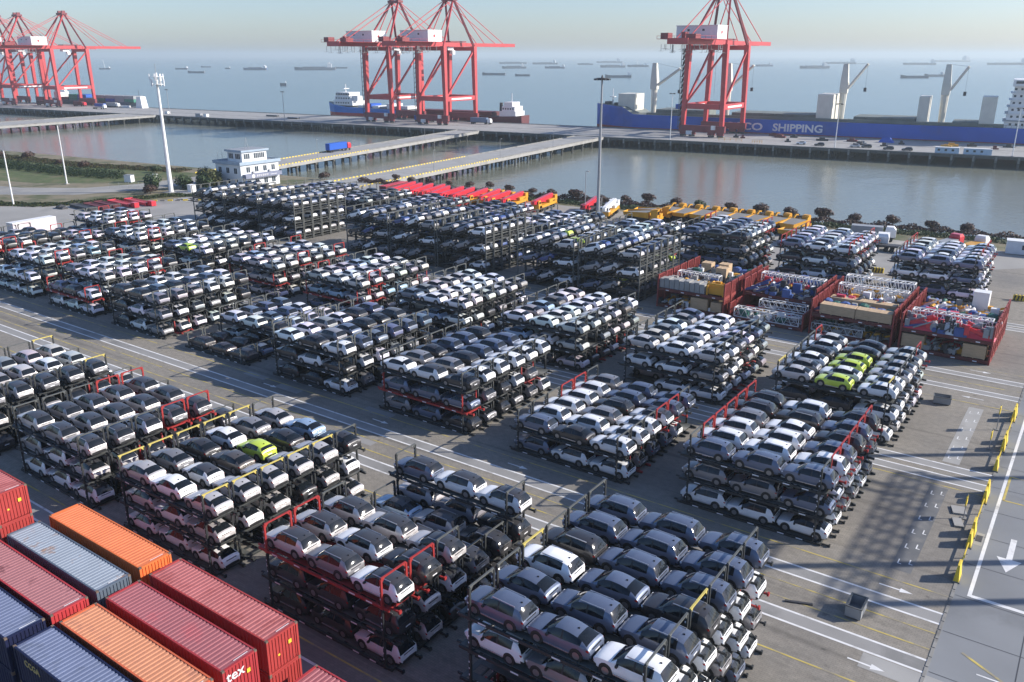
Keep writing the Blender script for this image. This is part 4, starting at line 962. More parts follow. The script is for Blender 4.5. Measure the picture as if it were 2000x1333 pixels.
# ------------------------------------------------------------------ quay and causeways on piles
M_PILESHADE = mat('pile_concrete_shaded', (.085, .085, .08), rough=.9, var=.3, scale=.8, col2=(.06, .065, .06), c2amt=.8, c2scale=.6, c2cut=.5)  # dark tone puts the shade under the quay into piles and deck sides
def bent_mb(w, n, inset=.8):
    b = MB(); b.bx(-.6, .6, -w / 2 + .2, w / 2 - .2, -2.1, -1.22)
    for i in range(n):
        y = -w / 2 + inset + i * (w - 2 * inset) / (n - 1); b.cyl((0, y, -6.5), (0, y, -2.1), .48, n=7)
    return b
q = structure(put('quay', MB().add([(-1000, 0, 0), (330, 0, 0), (330, 60, 0), (-1000, 60, 0), (-1000, 0, -1.2), (330, 0, -1.2), (330, 60, -1.2), (-1000, 60, -1.2)], [(0, 1, 2, 3)], 0).add([(-1000, 0, 0), (330, 0, 0), (330, 60, 0), (-1000, 60, 0), (-1000, 0, -1.2), (330, 0, -1.2), (330, 60, -1.2), (-1000, 60, -1.2)], [(7, 6, 5, 4), (4, 5, 1, 0), (5, 6, 2, 1), (6, 7, 3, 2), (7, 4, 0, 3)], 1).mesh('quay_deck', [M_CONC, M_PILESHADE]), None, Q(0, 0), (0, 0, QTH)))
QB = bent_mb(60, 9).mesh('pile_bent', M_PILESHADE)
for i in range(150):
    s = -1000 + 8.6 * i
    put('pile_bent', QB, q, (s, 30, 0))
fb = MB()
for i in range(150): fb.bx(-1000 + 8.6 * i - .4, -1000 + 8.6 * i + .4, -.35, -.01, -2.6, -.3)
put('fender', fb.mesh('fender', M_CONCD), q)['kind'] = 'stuff'
put('kerb', MB().bx(-1000, 330, 0.02, .42, .002, .3).bx(-1000, 330, 59.5, 59.95, .002, .35).mesh('kerb', M_CONCD), q)
put('crane_rail', MB().bx(-1000, 330, 27.9, 28.1, .002, .05).bx(-1000, 330, 55.9, 56.1, .002, .05).mesh('crane_rail', M_DKST), q)
def causeway(name, A, B, w, nb):
    A = Vector(A); B = Vector(B); d = B - A; L = d.length; a = math.atan2(d.y, d.x)
    o = structure(put(name, MB().bx(0, L, -w / 2, w / 2, -1.2, .03).mesh('deck', M_CONC), None, (A.x, A.y, 0), (0, 0, a)))
    bm = bent_mb(w, 4, .9).mesh('pile_bent', M_PILESHADE)
    for i in range(nb): put('pile_bent', bm, o, (4 + i * (L - 6) / (nb - 1), 0, 0))
    for s in (-1, 1):
        k = MB(); i = 0; x = 0
        while x < L - 1: k.bx(x, x + .98, s * (w / 2 - .2) - .14, s * (w / 2 - .2) + .14, .032, .42, (i % 2) if x < L * .45 else 1); x += 1; i += 1
        put('striped_kerb', k.mesh('striped_kerb', [M_YELB, M_CONCD]), o)['kind'] = 'stuff'
    m = MB()
    return o
causeway('causeway', Q2(-202, -206), Q2(-202.5, -.3), 16.5, 18)
causeway('causeway', Q2(-262, -206), Q2(-279, -.3), 14.5, 17)
causeway('causeway', Q2(-560, -230), Q2(-562, -.3), 33, 19)

# ------------------------------------------------------------------ ship-to-shore cranes
M_CRANED = mat('crane_maroon_paint', (.20, .03, .04), rough=.55, var=.2, scale=.3)
def sts_crane(s0, label):
    o = thing('gantry_crane', label, 'gantry crane', (Q(s0, 28)[0], Q(s0, 28)[1] - 28.0, 0), 0, 'red ship-to-shore cranes along the quay')
    o.scale = (1, 1, .95)
    X = 10.3; YL, YS = 28.0, 58.0
    def leg(x, y):
        b = MB(); zt = 49
        b.add([(x * 1.06 - 1.05, y - 1.0, 6.2), (x * 1.06 + 1.05, y - 1.0, 6.2), (x * 1.06 + 1.05, y + 1.0, 6.2), (x * 1.06 - 1.05, y + 1.0, 6.2), (x * .98 - 1.35, y - 1.4, zt), (x * .98 + 1.35, y - 1.4, zt), (x * .98 + 1.35, y + 1.4, zt), (x * .98 - 1.35, y + 1.4, zt)], [(3, 2, 1, 0), (4, 5, 6, 7), (0, 1, 5, 4), (1, 2, 6, 5), (2, 3, 7, 6), (3, 0, 4, 7)])
        b.obj('leg', M_CRANE, o)
    for x in (-X, X):
        for y in (YL, YS): leg(x, y)
    for y in (YL, YS):
        MB().bx(-13, 13, y - .9, y + .9, 2.6, 6.15).obj('sill_beam', M_CRANED, o)
        b = MB()
        for x in (-10.5, -5.5, 5.5, 10.5):
            b.bx(x - 1.9, x + 1.9, y - .6, y + .6, 1.1, 2.55)
            for w in (-1.3, -.45, .45, 1.3): b.cyl((x + w, y - .3, .55), (x + w, y + .3, .55), .5, n=8, mi=1)
        b.obj('bogie', [M_CRANED, M_DKST], o)
        MB().bx(-9.2, 9.2, y - .9, y + .9, 15.0, 17.9).obj('portal_beam', M_CRANE, o)
        MB().bx(-9.2, 9.2, y - .9, y + .9, 46.3, 48.7).obj('portal_beam', M_CRANE, o)
    for x in (-X, X):
        p = MB().bx(x * 1.04 - .8, x * 1.04 + .8, YL + 1.1, YS - 1.1, 14.9, 17.8).obj('portal_beam', M_CRANE, o)
        MB().beam((x * 1.0, YS - 1, 46), (x * 1.04, YL + 1.2, 17.6), 1.0, 1.0).obj('brace', M_CRANE, o)
        put('lettering_panel', MB().bx(x * 1.04 + .81, x * 1.04 + .85, YL + 5, YS - 5, 15.7, 16.8).mesh('lettering_panel', M_WHITE), o)
    MB().beam((9.6, YL, 45.5), (-10.2, YL, 17.6), .9, .9).obj('brace', M_CRANE, o)
    for x in (-3.4, 3.4):
        g = MB().bx(x - .75, x + .75, -8, 58, 48.9, 51.4).obj('girder', M_CRANE, o)
        MB().bx(x - .6, x + .6, 58.3, 112, 49.0, 51.2).obj('boom', M_CRANE, o)
    c = MB()
    for y in list(range(-6, 58, 8)) + list(range(62, 111, 9)): c.bx(-2.6, 2.6, y - .3, y + .3, 49.4, 50.6)
    c.bx(-5.4, 5.4, -9, -8.1, 48.9, 51.8); c.obj('cross_ties', M_CRANE, o)
    MB().bx(-11, 11, 13, 25.5, 51.6, 58.2).obj('machinery_house', [M_WHITE], o)
    MB().bx(-11.2, 11.2, 12.6, 25.9, 58.2, 58.5).obj('house_roof', M_WHITE, o)
    m = MB()
    for x in (-5, 3): m.bx(x, x + 1.2, 12.9, 12.98, 55.6, 56.6)
    m.cyl((11.02, 18.7, 55), (11.1, 18.7, 55), .9, n=12, mi=1); m.obj('house_vents', [M_DKST, M_CRANE], o)
    pl = MB().bx(-11.5, 11.5, -8, 26, 51.35, 51.55)
    for y in (-8, -2, 5, 12): pl.bx(-11.5, -11.35, y, y + .12, 51.6, 53).bx(11.35, 11.5, y, y + .12, 51.6, 53)
    for x in (-11.45, 11.45): pl.bx(x - .05, x + .05, -8, 12, 52.9, 53.0)
    pl.bx(-11.5, 11.5, -8.1, -8, 52.9, 53.0); pl.bx(-10, -6, -7, -2, 51.6, 54.4, 1).bx(3, 8, -6, 0, 51.6, 53.8, 1).bx(-3, -1, 2, 6, 51.6, 55, 1)
    pl.bx(-4.2, 4.2, 42, 58, 51.6, 52.3, 1)
    pl.obj('platform', [M_CRANE, mat('crane_dark_red', (.22, .035, .04), rough=.6, var=.2)], o)
    hang = MB(); r = random.Random(int(-s0))
    for k in range(34):
        y = r.uniform(-7, 30); x = r.choice((-4.6, 4.6, -10, 10)); z = r.uniform(44.5, 47); hang.bx(x - .08, x + .08, y - .08, y + .08, z, 48.9).bx(x - .7, x + .7, y - 1.6, y + 1.6, z - .1, z)
    stuff(hang.obj('hanging_walkways', M_GREYST, o))
    A0 = 47.0; AZ = 78.0
    for x in (-X * .98, X * .98):
        sx = math.copysign(3.2, x)
        MB().beam((x, YS, 49), (sx, A0, AZ), 1.2, 1.2).obj('apex_frame', M_CRANED, o)
        MB().beam((x, YL, 49), (sx, A0 - .8, AZ - 1), 1.0, 1.0).obj('apex_frame', M_CRANE, o)
        for y, z0 in ((78, 51.2), (99, 51.2)): MB().beam((sx, A0 + .5, AZ - .5), (sx, y, z0), .32, .36).obj('stay', M_CRANE, o)
        MB().beam((sx, A0 - 1, AZ - .5), (sx, -4, 51.4), .34, .36).obj('stay', M_CRANE, o)
        MB().beam((sx, A0, AZ), (sx, 30, 51.4), .45, .45).obj('stay', M_CRANE, o)
    MB().bx(-4.6, 4.6, A0 - 2.2, A0 + 2.4, AZ - 1.0, AZ + .5).bx(-3.8, -2.2, A0 - 1.4, A0 + 1.4, AZ + .5, AZ + 2.2).bx(2.2, 3.8, A0 - 1.4, A0 + 1.4, AZ + .5, AZ + 2.2).obj('apex_head', M_CRANED, o)
    MB().bx(-2.2, 2.2, 42, 47.5, 46.6, 48.6).bx(1.4, 3.4, 45, 47.5, 44, 46.5).obj('trolley_cab', M_WHITE, o)
    st = MB()
    for z in np.arange(5, 46, 3.0):
        st.bx(-X * 1.03 - 3.0, -X * 1.03 - 1.0, YL - .9, YL + .9, z, z + .12)
        st.beam((-X * 1.03 - 2.9, YL - .8, z), (-X * 1.03 - 1.1, YL + .8, z + 3), .12, .12).beam((-X * 1.03 - 2.9, YL + .8, z), (-X * 1.03 - 1.1, YL - .8, z + 3), .9, .16)
    for dx in (-3.0, -1.0):
        for dy in (-.9, .9): st.bx(-X * 1.03 + dx - .12, -X * 1.03 + dx + .12, YL + dy - .12, YL + dy + .12, 4, 47)
    st.obj('stair_tower', M_DKST, o)
    ca = MB()
    for x in (-2, 2): ca.cyl((x, 46, 22), (x, 46, 49), .06, n=4)
    ca.obj('hoist_cable', M_DKST, o)
    MB().bx(6, 8, YL - 2.4, YL - 1, 4.2, 6.4).bx(-8, -5, YL - 2.4, YL - 1, 1.2, 3.2).obj('electric_cabinet', M_WHITE, o)
sts_crane(-364.5, 'red quay crane, left of the pair beside the blue-bowed ship')
sts_crane(-323, 'red quay crane with the small coaster behind its legs, boom end free')
sts_crane(-150, 'red quay crane standing before the long blue cargo ship')
sts_crane(-707, 'red quay crane at the distant berth, boom reaching over the open water')
sts_crane(-769, 'red quay crane at the distant berth, second from the free boom')
sts_crane(-800, 'red quay crane at the distant berth, cut by the picture edge')

# ------------------------------------------------------------------ ships at the quay
def hull(st, mats, name, parent=None, loc=(0, 0, 0), rz=0, zred=-1.2):
    """st: (x, half beam at deck, half beam at water, deck z); below z=-1 band gets second material"""
    b = MB(); n = len(st); zs = (-6.5, -3.4, zred)
    rings = []
    for x, hd, hw, dz in st:
        ys = [(hw * .92, zs[0]), (hw, zs[1]), (hw + (hd - hw) * .35, zs[2]), (hd, dz - .9), (hd, dz)]
        rings.append([(x, -y, z) for y, z in ys] + [(x, y, z) for y, z in reversed(ys)])
    for r in rings: b.v += r
    for i in range(n - 1):
        for j in range(10):
            k = (j + 1) % 10; b.f.append((i * 10 + j, (i + 1) * 10 + j, (i + 1) * 10 + k, i * 10 + k)); b.m.append({0: 1, 1: 1, 7: 1, 8: 1, 9: 1, 4: 2}.get(j, 0))
    b.f.append(tuple(range(10))); b.m.append(0); b.f.append(tuple(reversed(range((n - 1) * 10, n * 10)))); b.m.append(0)
    return put(name, b.mesh('hull', mats), parent, loc, (0, 0, rz))
M_HULLB = mat('hull_blue', (.004, .085, .46), rough=.5, var=.15, scale=.08, col2=(.05, .08, .22), c2amt=.5, c2scale=.05, c2cut=.55)
M_HULLR = mat('hull_antifouling_red', (.28, .04, .035), rough=.6, var=.2)
M_HULLD = mat('hull_dark_red', (.12, .025, .03), rough=.6, var=.2)
M_DECK = mat('ship_deck_greygreen', (.16, .18, .165), rough=.7, var=.25, scale=.15)
M_HULLG = mat('hull_dark_grey', (.10, .12, .15), rough=.6, var=.2)
ship = tag(thing('cargo_ship', 'long blue bulk carrier with cream deck cranes moored along the quay', 'ship', Q(0, 77), QTH), 'long blue bulk carrier with cream deck cranes moored along the quay', 'ship')
hull([(-232, .8, .4, 13.2), (-228, 5, 1.2, 13.0), (-220, 10, 5, 12.6), (-210, 13.5, 11, 12.0), (-203, 14.6, 13.6, 8.2), (-190, 15, 15, 8.0), (-60, 15, 15, 7.6), (20, 15, 15, 7.6), (32, 14, 12, 9)], [M_HULLB, M_HULLR, M_DECK], 'hull', ship, zred=.6)
hc = MB()
for x0, x1, z in ((-190, -160, 11.2), (-145, -97, 10.8), (-80, -50, 10.6), (-33, -20, 9.6)):
    hc.bx(x0, x1, -10.5, 10.5, 7.5, z - 1)
    k = 0
    while x0 + k * 6 < x1 - 1: hc.bx(x0 + k * 6 + .1, min(x0 + k * 6 + 5.9, x1), -10.8, 10.8, z - 1, z); k += 1
put('hatch_cover', hc.mesh('hatch_cover', M_DECK), ship)
rl = MB()
for i in range(100): rl.bx(-200 + i * 2.3, -200 + i * 2.3 + .12, -14.9, -14.78, 7.6, 8.9)
rl.bx(-200, 30, -14.92, -14.76, 8.85, 8.98); rl.bx(-195, 20, -13, -11.6, 7.7, 9.2); put('rail', rl.mesh('rail', M_DECK), ship)
for X_, jx, jz, jy in ((-195.5, 16, 34, -2), (-151, 14, 36, -2), (-88, 11, 37, -3), (-38.5, 9, 36, -6)):
    c = MB(); c.cyl((X_, 0, 7.5), (X_, 0, 22), 1.5, 1.9, n=10); c.bx(X_ - 2, X_ + 2, -2, 2, 22, 27.5).hexa([(X_ - 2, -2, 27.5), (X_ + 1.9, -2, 27.5), (X_ + 1.9, 2, 27.5), (X_ - 2, 2, 27.5), (X_ - 1.5, -1.2, 37), (X_ + .9, -1.2, 37), (X_ + .9, 1.2, 37), (X_ - 1.5, 1.2, 37)])
    dc = put('deck_crane', c.mesh('deck_crane', M_CREAM), ship)
    j = MB()
    for y in (-1.5, 1.5): j.beam((X_ + 2, y, 24.5), (X_ + jx, y * .5 + jy, jz), .8, 1.0)
    for t in (.25, .5, .75, 1): j.beam((X_ + 2 + (jx - 2) * t, -1.5 * (1 - t / 2) + jy * t, 24.5 + (jz - 24.5) * t), (X_ + 2 + (jx - 2) * t, 1.5 * (1 - t / 2) + jy * t, 24.5 + (jz - 24.5) * t), .5, .5)
    put('jib', j.mesh('jib', M_CREAM), dc)
    h = MB().cyl((X_ + jx, jy, jz - 12), (X_ + jx, jy, jz), .06, n=4).bx(X_ + jx - .7, X_ + jx + .7, jy - .5, jy + .5, jz - 14, jz - 12); h.cyl((X_, 0, 37), (X_ + jx, jy, jz), .06, n=4); put('hook', h.mesh('hook', M_DKST), dc)
for x0, x1, y0, y1, z1, mm in ((-216, -205.5, -6, 10, 19.3, M_CREAM), (-99.0, -91.0, -11.5, 9, 21.5, M_CREAM), (-49.5, -44.5, -10, 3, 21.5, M_CREAM), (-21, -14.5, -13, 4, 22, M_CREAM)):
    b = MB().bx(x0, x1, y0, y1, 7.6, z1, 0)
    for k in range(4): b.bx(x0 - .12, x0, y0 + .5 + k * (y1 - y0) / 4, y0 + .8 + k * (y1 - y0) / 4, 8, z1 - .2)
    put('deck_house' if x0 < -200 else 'hatch_panel', b.mesh('deck_house', mm), ship)
su = MB()
for i, z in enumerate((7.6, 11.2, 14.4, 17.6, 20.8, 24.0)):
    su.bx(-10 + i * .4, 14, -13.5 + i * .3, 13.5 - i * .3, z, z + 3.0); su.bx(-11 + i * .4, 15, -14.2 + i * .3, 14.2 - i * .3, z + 3.0, z + 3.2)
    for k in range(8): su.bx(-8 + k * 2.6, -7 + k * 2.6, -13.56 + i * .3, -13.5 + i * .3, z + 1.3, z + 2.3, 1)
    for k in range(8): su.bx(-10.05 + i * .4, -10 + i * .4, -11 + k * 2.8, -10 + k * 2.8, z + 1.3, z + 2.3, 1)
su.bx(-9, 8, -16, 16, 27.2, 30.2); su.bx(-9.06, -9, -15, 15, 28.4, 29.6, 1); su.bx(-8, 7, -16.06, -16, 28.4, 29.6, 1)
su.cyl((-2, 0, 30), (-2, 0, 38), .6, .3, n=6).bx(-2.5, -1.5, -4, 4, 34, 34.4).bx(5, 11, -3, 3, 27, 36)
put('bridge_house', su.mesh('bridge_house', [M_WHITE, M_WINB]), ship)
put('mast', MB().cyl((-222, 0, 12), (-222, 0, 22), .45, .2, n=6).bx(-223.5, -220.5, -1.5, 1.5, 17, 17.4).mesh('mast', M_WHITE), ship)
put('windlass', MB().bx(-226, -223, -3, 3, 12.8, 14.4).bx(-219, -216, -5, -2, 12.5, 14).mesh('windlass', M_DKST), ship)
for body, x0, x1 in (('COSCO', -152.5, -126.0), ('SHIPPING', -120.5, -94.2)):
    me = text_mesh('lettering', body, 5.5, M_WHITE, .02, 'LEFT', .16); xs_ = [v.co.x for v in me.vertices]; f_ = (x1 - x0) / (max(xs_) - min(xs_))
    put('lettering', me, ship, (x0 - min(xs_) * f_, -15.06, 1.9), (math.pi / 2, 0, 0), (f_, 1, 1))
tag(MB().bx(-3, 3, -1.2, 1.2, 0, 2.6).bx(-3.05, 3.05, -1.25, 1.25, 2.6, 2.66).obj('blue_container', M_HULLB, None, Q(-178, 76, 11.22), (0, 0, QTH)), 'short blue container on the hatch covers near the ship bow', 'container')
# ships behind the pair of cranes
s2 = thing('coaster', 'dark red coaster with white stern house behind the pair of quay cranes', 'ship', Q(-330, 71), QTH)
hull([(-48, .5, .3, 5), (-44, 4, 2, 4.6), (-36, 6.5, 6, 4), (30, 6.8, 6.8, 3.4), (48, 6.5, 6, 4.2), (50, 5.5, 5, 4.4)], [M_HULLD, M_HULLR, M_DECK], 'hull', s2)
put('hatch_cover', MB().bx(-30, 28, -5, 5, 3.6, 6.2).mesh('hatch_cover', M_HULLD), s2)
b = MB().bx(34, 46, -6, 6, 3.6, 7).bx(35.5, 45, -5.4, 5.4, 7, 10).bx(37, 43, -5, 5, 10, 12.6).cyl((40, 0, 12), (40, 0, 18), .25, n=5)
for k in range(5): b.bx(36 + k * 1.8, 37 + k * 1.8, -5.46, -5.4, 8, 9, 1)
put('bridge_house', b.mesh('bridge_house', [M_WHITE, M_WINB]), s2); put('funnel', MB().cyl((32, 0, 4), (32, 0, 12), 1.3, 1.1, n=8).mesh('funnel', M_DKST), s2)
s3 = thing('supply_ship', 'bright blue ship with red waterline and white bridge near its bow', 'ship', Q(-412, 88), QTH)
hull([(-46, .6, .3, 8.2), (-43, 4.5, 1.5, 7.8), (-36, 8, 6, 6.6), (-24, 8.6, 8, 5.2), (30, 8.6, 8.4, 4), (38, 8, 7, 4.2)], [mat('hull_bright_blue', (.03, .20, .62), rough=.4), mat('hull_bright_red', (.55, .06, .05), rough=.5), M_DECK], 'hull', s3, zred=.9)
b = MB().bx(-36, -18, -7.5, 7.5, 6, 9.4).bx(-35, -20, -6.8, 6.8, 9.4, 12.4).bx(-34, -22, -6.2, 6.2, 12.4, 15.2).cyl((-30, 0, 15), (-30, 0, 21), .35, n=5).bx(-31, -29, -3, 3, 17.5, 17.9).bx(-22, -15, -5, -2, 9.4, 13)
for z in (7.4, 10.6, 13.5):
    for k in range(6): b.bx(-34 + k * 2.3, -32.8 + k * 2.3, -7.58 if z < 8 else -6.88, -6.2, z, z + 1, 1)
put('bridge_house', b.mesh('bridge_house', [M_WHITE, M_WINB]), s3)
b = MB(); r = random.Random(4)
for k in range(7): x = -14 + k * 6.5; b.bx(x, x + 5.6, -6, 6, 4.6, 5.1 + r.uniform(.8, 3.2), r.randrange(3))
put('deck_cargo', b.mesh('deck_cargo', [M_WHITE, M_HULLB, M_GREYST]), s3)
s4 = thing('container_barge', 'dark barge carrying green, blue and red containers at the distant berth', 'ship', Q(-712, 72), QTH)
hull([(-60, 1, .5, 4.4), (-54, 6, 4, 4), (40, 6.5, 6.5, 3), (50, 6, 5.5, 3.6)], [M_HULLG, M_HULLR, M_DECK], 'hull', s4)
b = MB(); r = random.Random(8)
for k in range(8):
    x = -44 + k * 12.6
    for t in range(r.choice((1, 2, 2))): b.bx(x, x + 12, -5, 5, 3.2 + 2.6 * t, 5.7 + 2.6 * t, r.randrange(4))
put('container_load', b.mesh('container_load', [M_HULLB, mat('cargo_green', (.04, .22, .15), rough=.6), M_HULLD, M_GREYST]), s4)
put('bridge_house', MB().bx(-52, -45, -5, 5, 4, 10).bx(-51, -46, -4.4, 4.4, 10, 12.5).mesh('bridge_house', M_WHITE), s4)

# ------------------------------------------------------------------ ships far out
M_FARHULL = mat('far_hull_grey', (.12, .14, .17), rough=.7, var=.1, scale=.02); M_FARHB = mat('far_hull_blue', (.06, .12, .25), rough=.7)
FARS = [(-2668, 1813, 46, 1, 'small white-topped coaster far out beyond the tall white mast'), (-2100, 1471, 46, 0, 'low dark barge far out, just past the tall white mast'), (-3035, 2174, 40, 0, 'thin flat barge on the hazy water behind the low dark barge'), (-2634, 1975, 20, 1, 'tiny white workboat far out on the hazy water'), (-2378, 1891, 78, 1, 'blue-hulled ship with white house far out'), (-2216, 2005, 134, 1, 'long pale ship nearest the left pair of quay cranes, far out'), (-2394, 2294, 48, 0, 'faint barge behind the long pale ship'), (-2882, 1662, 40, 2, 'pale ship with one tall white mast behind the distant boom'), (-1108, 933, 10, 1, 'little white launch crossing the open water'),
 (-1288, 1741, 58, 0, 'dark laden barge under the free crane boom'), (-1170, 1694, 35, 0, 'low barge right of the dark laden barge'), (-1876, 2661, 90, 1, 'grey ship above the dark laden barge'), (-1753, 2748, 75, 1, 'grey ship with blue stern, far out between crane and mast'), (-2278, 3853, 77, 0, 'faint barge left of the grey lighting mast'), (-1712, 3111, 102, 1, 'pale ship with high white house behind the mast head'), (-1701, 3308, 89, 2, 'faint big ship right of the mast head'), (-920, 1698, 57, 1, 'dark coaster just right of the lighting mast head'), (-975, 3300, 113, 1, 'grey ship above the bulk carrier, midway'), (-906, 4826, 155, 1, 'faint long ship near the horizon, left of the last deck crane'), (-386, 2024, 59, 0, 'low barge behind the last deck crane'), (-377, 2195, 49, 1, 'small ship just behind the low barge'), (-538, 5086, 206, 1, 'faint large ship near the right edge horizon'), (-1378, 5137, 173, 1, 'very faint ship near the horizon, above the third deck crane'), (-1331, 3776, 78, 1, 'blue-grey ship behind the red crane legs'), (-2878, 4074, 159, 0, 'faint line of barges above the free crane boom'), (-2763, 4973, 163, 1, 'very faint ship near the horizon by the mast'), (-1136, 7195, 283, 1, 'ghostly long ship on the horizon'), (-2578, 3945, 136, 1, 'faint ship between crane boom and mast')]
for i, (x, y, L, kind, lb) in enumerate(FARS):
    o = thing('distant_ship', lb, 'ship', (x, y, 0), math.atan2(.578, .816) + (i % 3 - 1) * .15, 'ships lying at anchor offshore')
    w = max(L * .09, 2); d = max(1.5, min(L * .05, 6)) - 3
    hull([(-L / 2, w * .15, .2, d + 2), (-L * .42, w * .8, w * .5, d + 1), (-L * .3, w, w, d), (L * .48, w, w, d), (L / 2, w * .9, w * .8, d + 1)], [M_FARHB if i in (4, 12, 23) else M_FARHULL, M_FARHULL, M_FARHULL], 'hull', o)
    hx = L * .3 if i % 2 else L * .36
    if kind: MB().bx(hx, hx + L * .1, -w * .9, w * .9, d, d + max(3, L * .09)).bx(hx + .01 * L, hx + L * .06, -w * .6, w * .6, d + max(3, L * .09), d + max(4, L * .12)).obj('bridge_house', M_WHITE, o)
    if kind == 2: MB().cyl((0, 0, d), (-L * .08, 0, d + 28), .9, .5, n=6).obj('mast', M_WHITE, o)
    if L > 60: MB().bx(-L * .3, L * .25, -w * .7, w * .7, d, d + 2.2).obj('hatch_cover', M_FARHULL, o)

# ------------------------------------------------------------------ vehicles on quay and causeway
def truck(name, lb, loc, rz, cabm, boxm, boxL=11.5, boxH=2.8, grp=None):
    o = thing(name, lb, 'truck', loc, rz, grp)
    MB().bx(-boxL / 2, boxL / 2 + 3.2, -.9, .9, .85, 1.1).obj('chassis', M_DKST, o)
    MB().bx(boxL / 2 + 1.0, boxL / 2 + 3.3, -1.2, 1.2, 1.1, 2.9).hexa([(boxL / 2 + 1.0, -1.15, 2.9), (boxL / 2 + 3.2, -1.15, 2.9), (boxL / 2 + 3.2, 1.15, 2.9), (boxL / 2 + 1.0, 1.15, 2.9), (boxL / 2 + 1.2, -1.0, 3.5), (boxL / 2 + 2.7, -1.0, 3.5), (boxL / 2 + 2.7, 1.0, 3.5), (boxL / 2 + 1.2, 1.0, 3.5)]).obj('cab', cabm, o)
    if boxm: MB().bx(-boxL / 2, boxL / 2 + .4, -1.22, 1.22, 1.15, 1.15 + boxH).obj('cargo_box', boxm, o)
    for x in (-boxL / 2 + 1, -boxL / 2 + 2.2, boxL / 2 - .6, boxL / 2 + 2.3):
        for s in (-1, 1): put('wheel', TRW, o, (x, s * 1.0, .5))
    return o
TRW = MB().cyl((0, -.17, 0), (0, .17, 0), .5, n=10).mesh('wheel', M_TYRE)
truck('lorry', 'red-cabbed lorry with navy box crossing the causeway', (*Q2(-272, -124), .04), rad(96), M_REDV, M_HULLB)
truck('lorry', 'lorry with dusty blue box parked below the coaster stern', (*Q2(-300, 46), .01), QTH, M_WHITE, mat('dusty_blue_box', (.14, .20, .30), rough=.6))
truck('lorry', 'dark blue boxed lorry parked between the legs of the crane pair', (*Q2(-342, 44), .01), QTH, M_HULLB, M_HULLB)
truck('lorry', 'lorry carrying a maroon container beneath the distant cranes', (*Q2(-742, 40), .01), QTH, M_WHITE, M_HULLD)
truck('lorry', 'lorry with red container under the distant cranes, before the white-cabbed truck', (*Q2(-700, 46), .01), QTH, M_REDV, M_HULLD)
truck('lorry', 'lorry with grey box past the distant cranes', (*Q2(-662, 50), .01), QTH, M_WHITE, M_GREYST)
truck('lorry', 'empty flatbed lorry by the foot of the distant cranes', (*Q2(-652, 30), .01), QTH, M_WHITE, None)
t_ = thing('control_tower', 'small white tower with slanting front beside the tall white mast', 'tower', Q(-632, 56), QTH)
MB().add([(-4, -3, 0), (4, -3, 0), (4, 3, 0), (-4, 3, 0), (-2.5, -2.5, 9), (2.5, -2.5, 9), (2.5, 2.5, 9), (-2.5, 2.5, 9)], [(4, 5, 6, 7), (0, 1, 5, 4), (1, 2, 6, 5), (2, 3, 7, 6), (3, 0, 4, 7)]).obj('wall', M_WHITE, t_); MB().cyl((-2, 0, 9), (-2, 0, 14), .15, n=5).obj('antenna', M_DKST, t_)
for s, t, L, H_, m_, lb in ((-680, 52, 12, 2.6, M_HULLB, 'blue container set down past the distant cranes'), (-664, 53, 12, 2.6, M_GREYST, 'grey container set down past the distant cranes'), (-650, 53, 12, 1.6, M_WHITE, 'white low cabin past the distant cranes'), (-553, 16, 3, 1.8, M_WHITE, 'white van parked near the quay lamp'), (-508, 6, 5, 2.2, M_GREYST, 'grey cabin on the plain stretch of quay'), (-502, 7, 3, 2, M_WHITE, 'white cabin on the plain stretch of quay'), (-464, 33, 10, 1.0, M_DKST, 'dark low trailer on the quay'), (-434, 22, 9, 1.0, M_DKST, 'second dark low trailer on the quay, near the quay lamp')):
    o = thing('quay_box', lb, 'container', Q(s, t, 0), QTH); MB().bx(-L / 2, L / 2, -1.2, 1.2, .12, H_).obj('body', m_, o); MB().bx(-L / 2 - .03, L / 2 + .03, -1.24, 1.24, H_, H_ + .08).obj('roof', M_GREYST, o)
for s, t, w, m_, lb in ((-30.5, 2.2, 9.5, mat('cabin_pale_blue', (.42, .54, .66), rough=.6), 'pale blue site cabin on the quay edge, first of two'), (-18.5, 2.4, 11, mat('cabin_pale_blue', (0, 0, 0)), 'longer pale blue site cabin on the quay edge')):
    o = thing('site_cabin', lb, 'cabin', Q(s, t, 0), QTH); MB().bx(-w / 2, w / 2, -1.4, 1.4, .05, 2.7).obj('wall', m_, o); MB().bx(-w / 2 - .1, w / 2 + .1, -1.5, 1.5, 2.7, 2.8).obj('roof', M_WHITE, o)
    for k in range(3): MB().bx(-w / 2 + 1 + k * 2.8, -w / 2 + 2 + k * 2.8, -1.43, -1.4, 1.2, 2.1).obj('window', M_WINB, o)
for s, t, col, lb in ((-95, 12, 'W', 'white car on the quay by the thin lamp'), (-86, 9, 'K', 'black car on the quay by the thin lamp'), (-70, 10, 'S', 'silver car on the quay between two black ones'), (-65, 11, 'K', 'black car on the quay beside the silver one'), (-55, 7, 'K', 'black car on the quay before the pale cabins'), (-47, 6, 'K', 'black car on the quay closest to the pale cabins')):
    make_car('A', col, False, (*Q2(s, t), 0.0), (0, 0, QTH + .1), lb, False, 'cars parked on the quay')
tag(MB().add([(-3.5, -2, 0), (3.5, -2, 0), (3.5, 2, 0), (-3.5, 2, 0), (-2, -1, 2.2), (1.5, -1.2, 2.6), (1.8, 1, 2.2), (-1.8, 1.2, 2)], [(4, 5, 6, 7), (0, 1, 5, 4), (1, 2, 6, 5), (2, 3, 7, 6), (3, 0, 4, 7)]).obj('tarpaulin_heap', M_HULLB, None, Q(-60, 44)), 'bright blue tarpaulin heap on the quay beside the ship', 'heap')
r = random.Random(21)
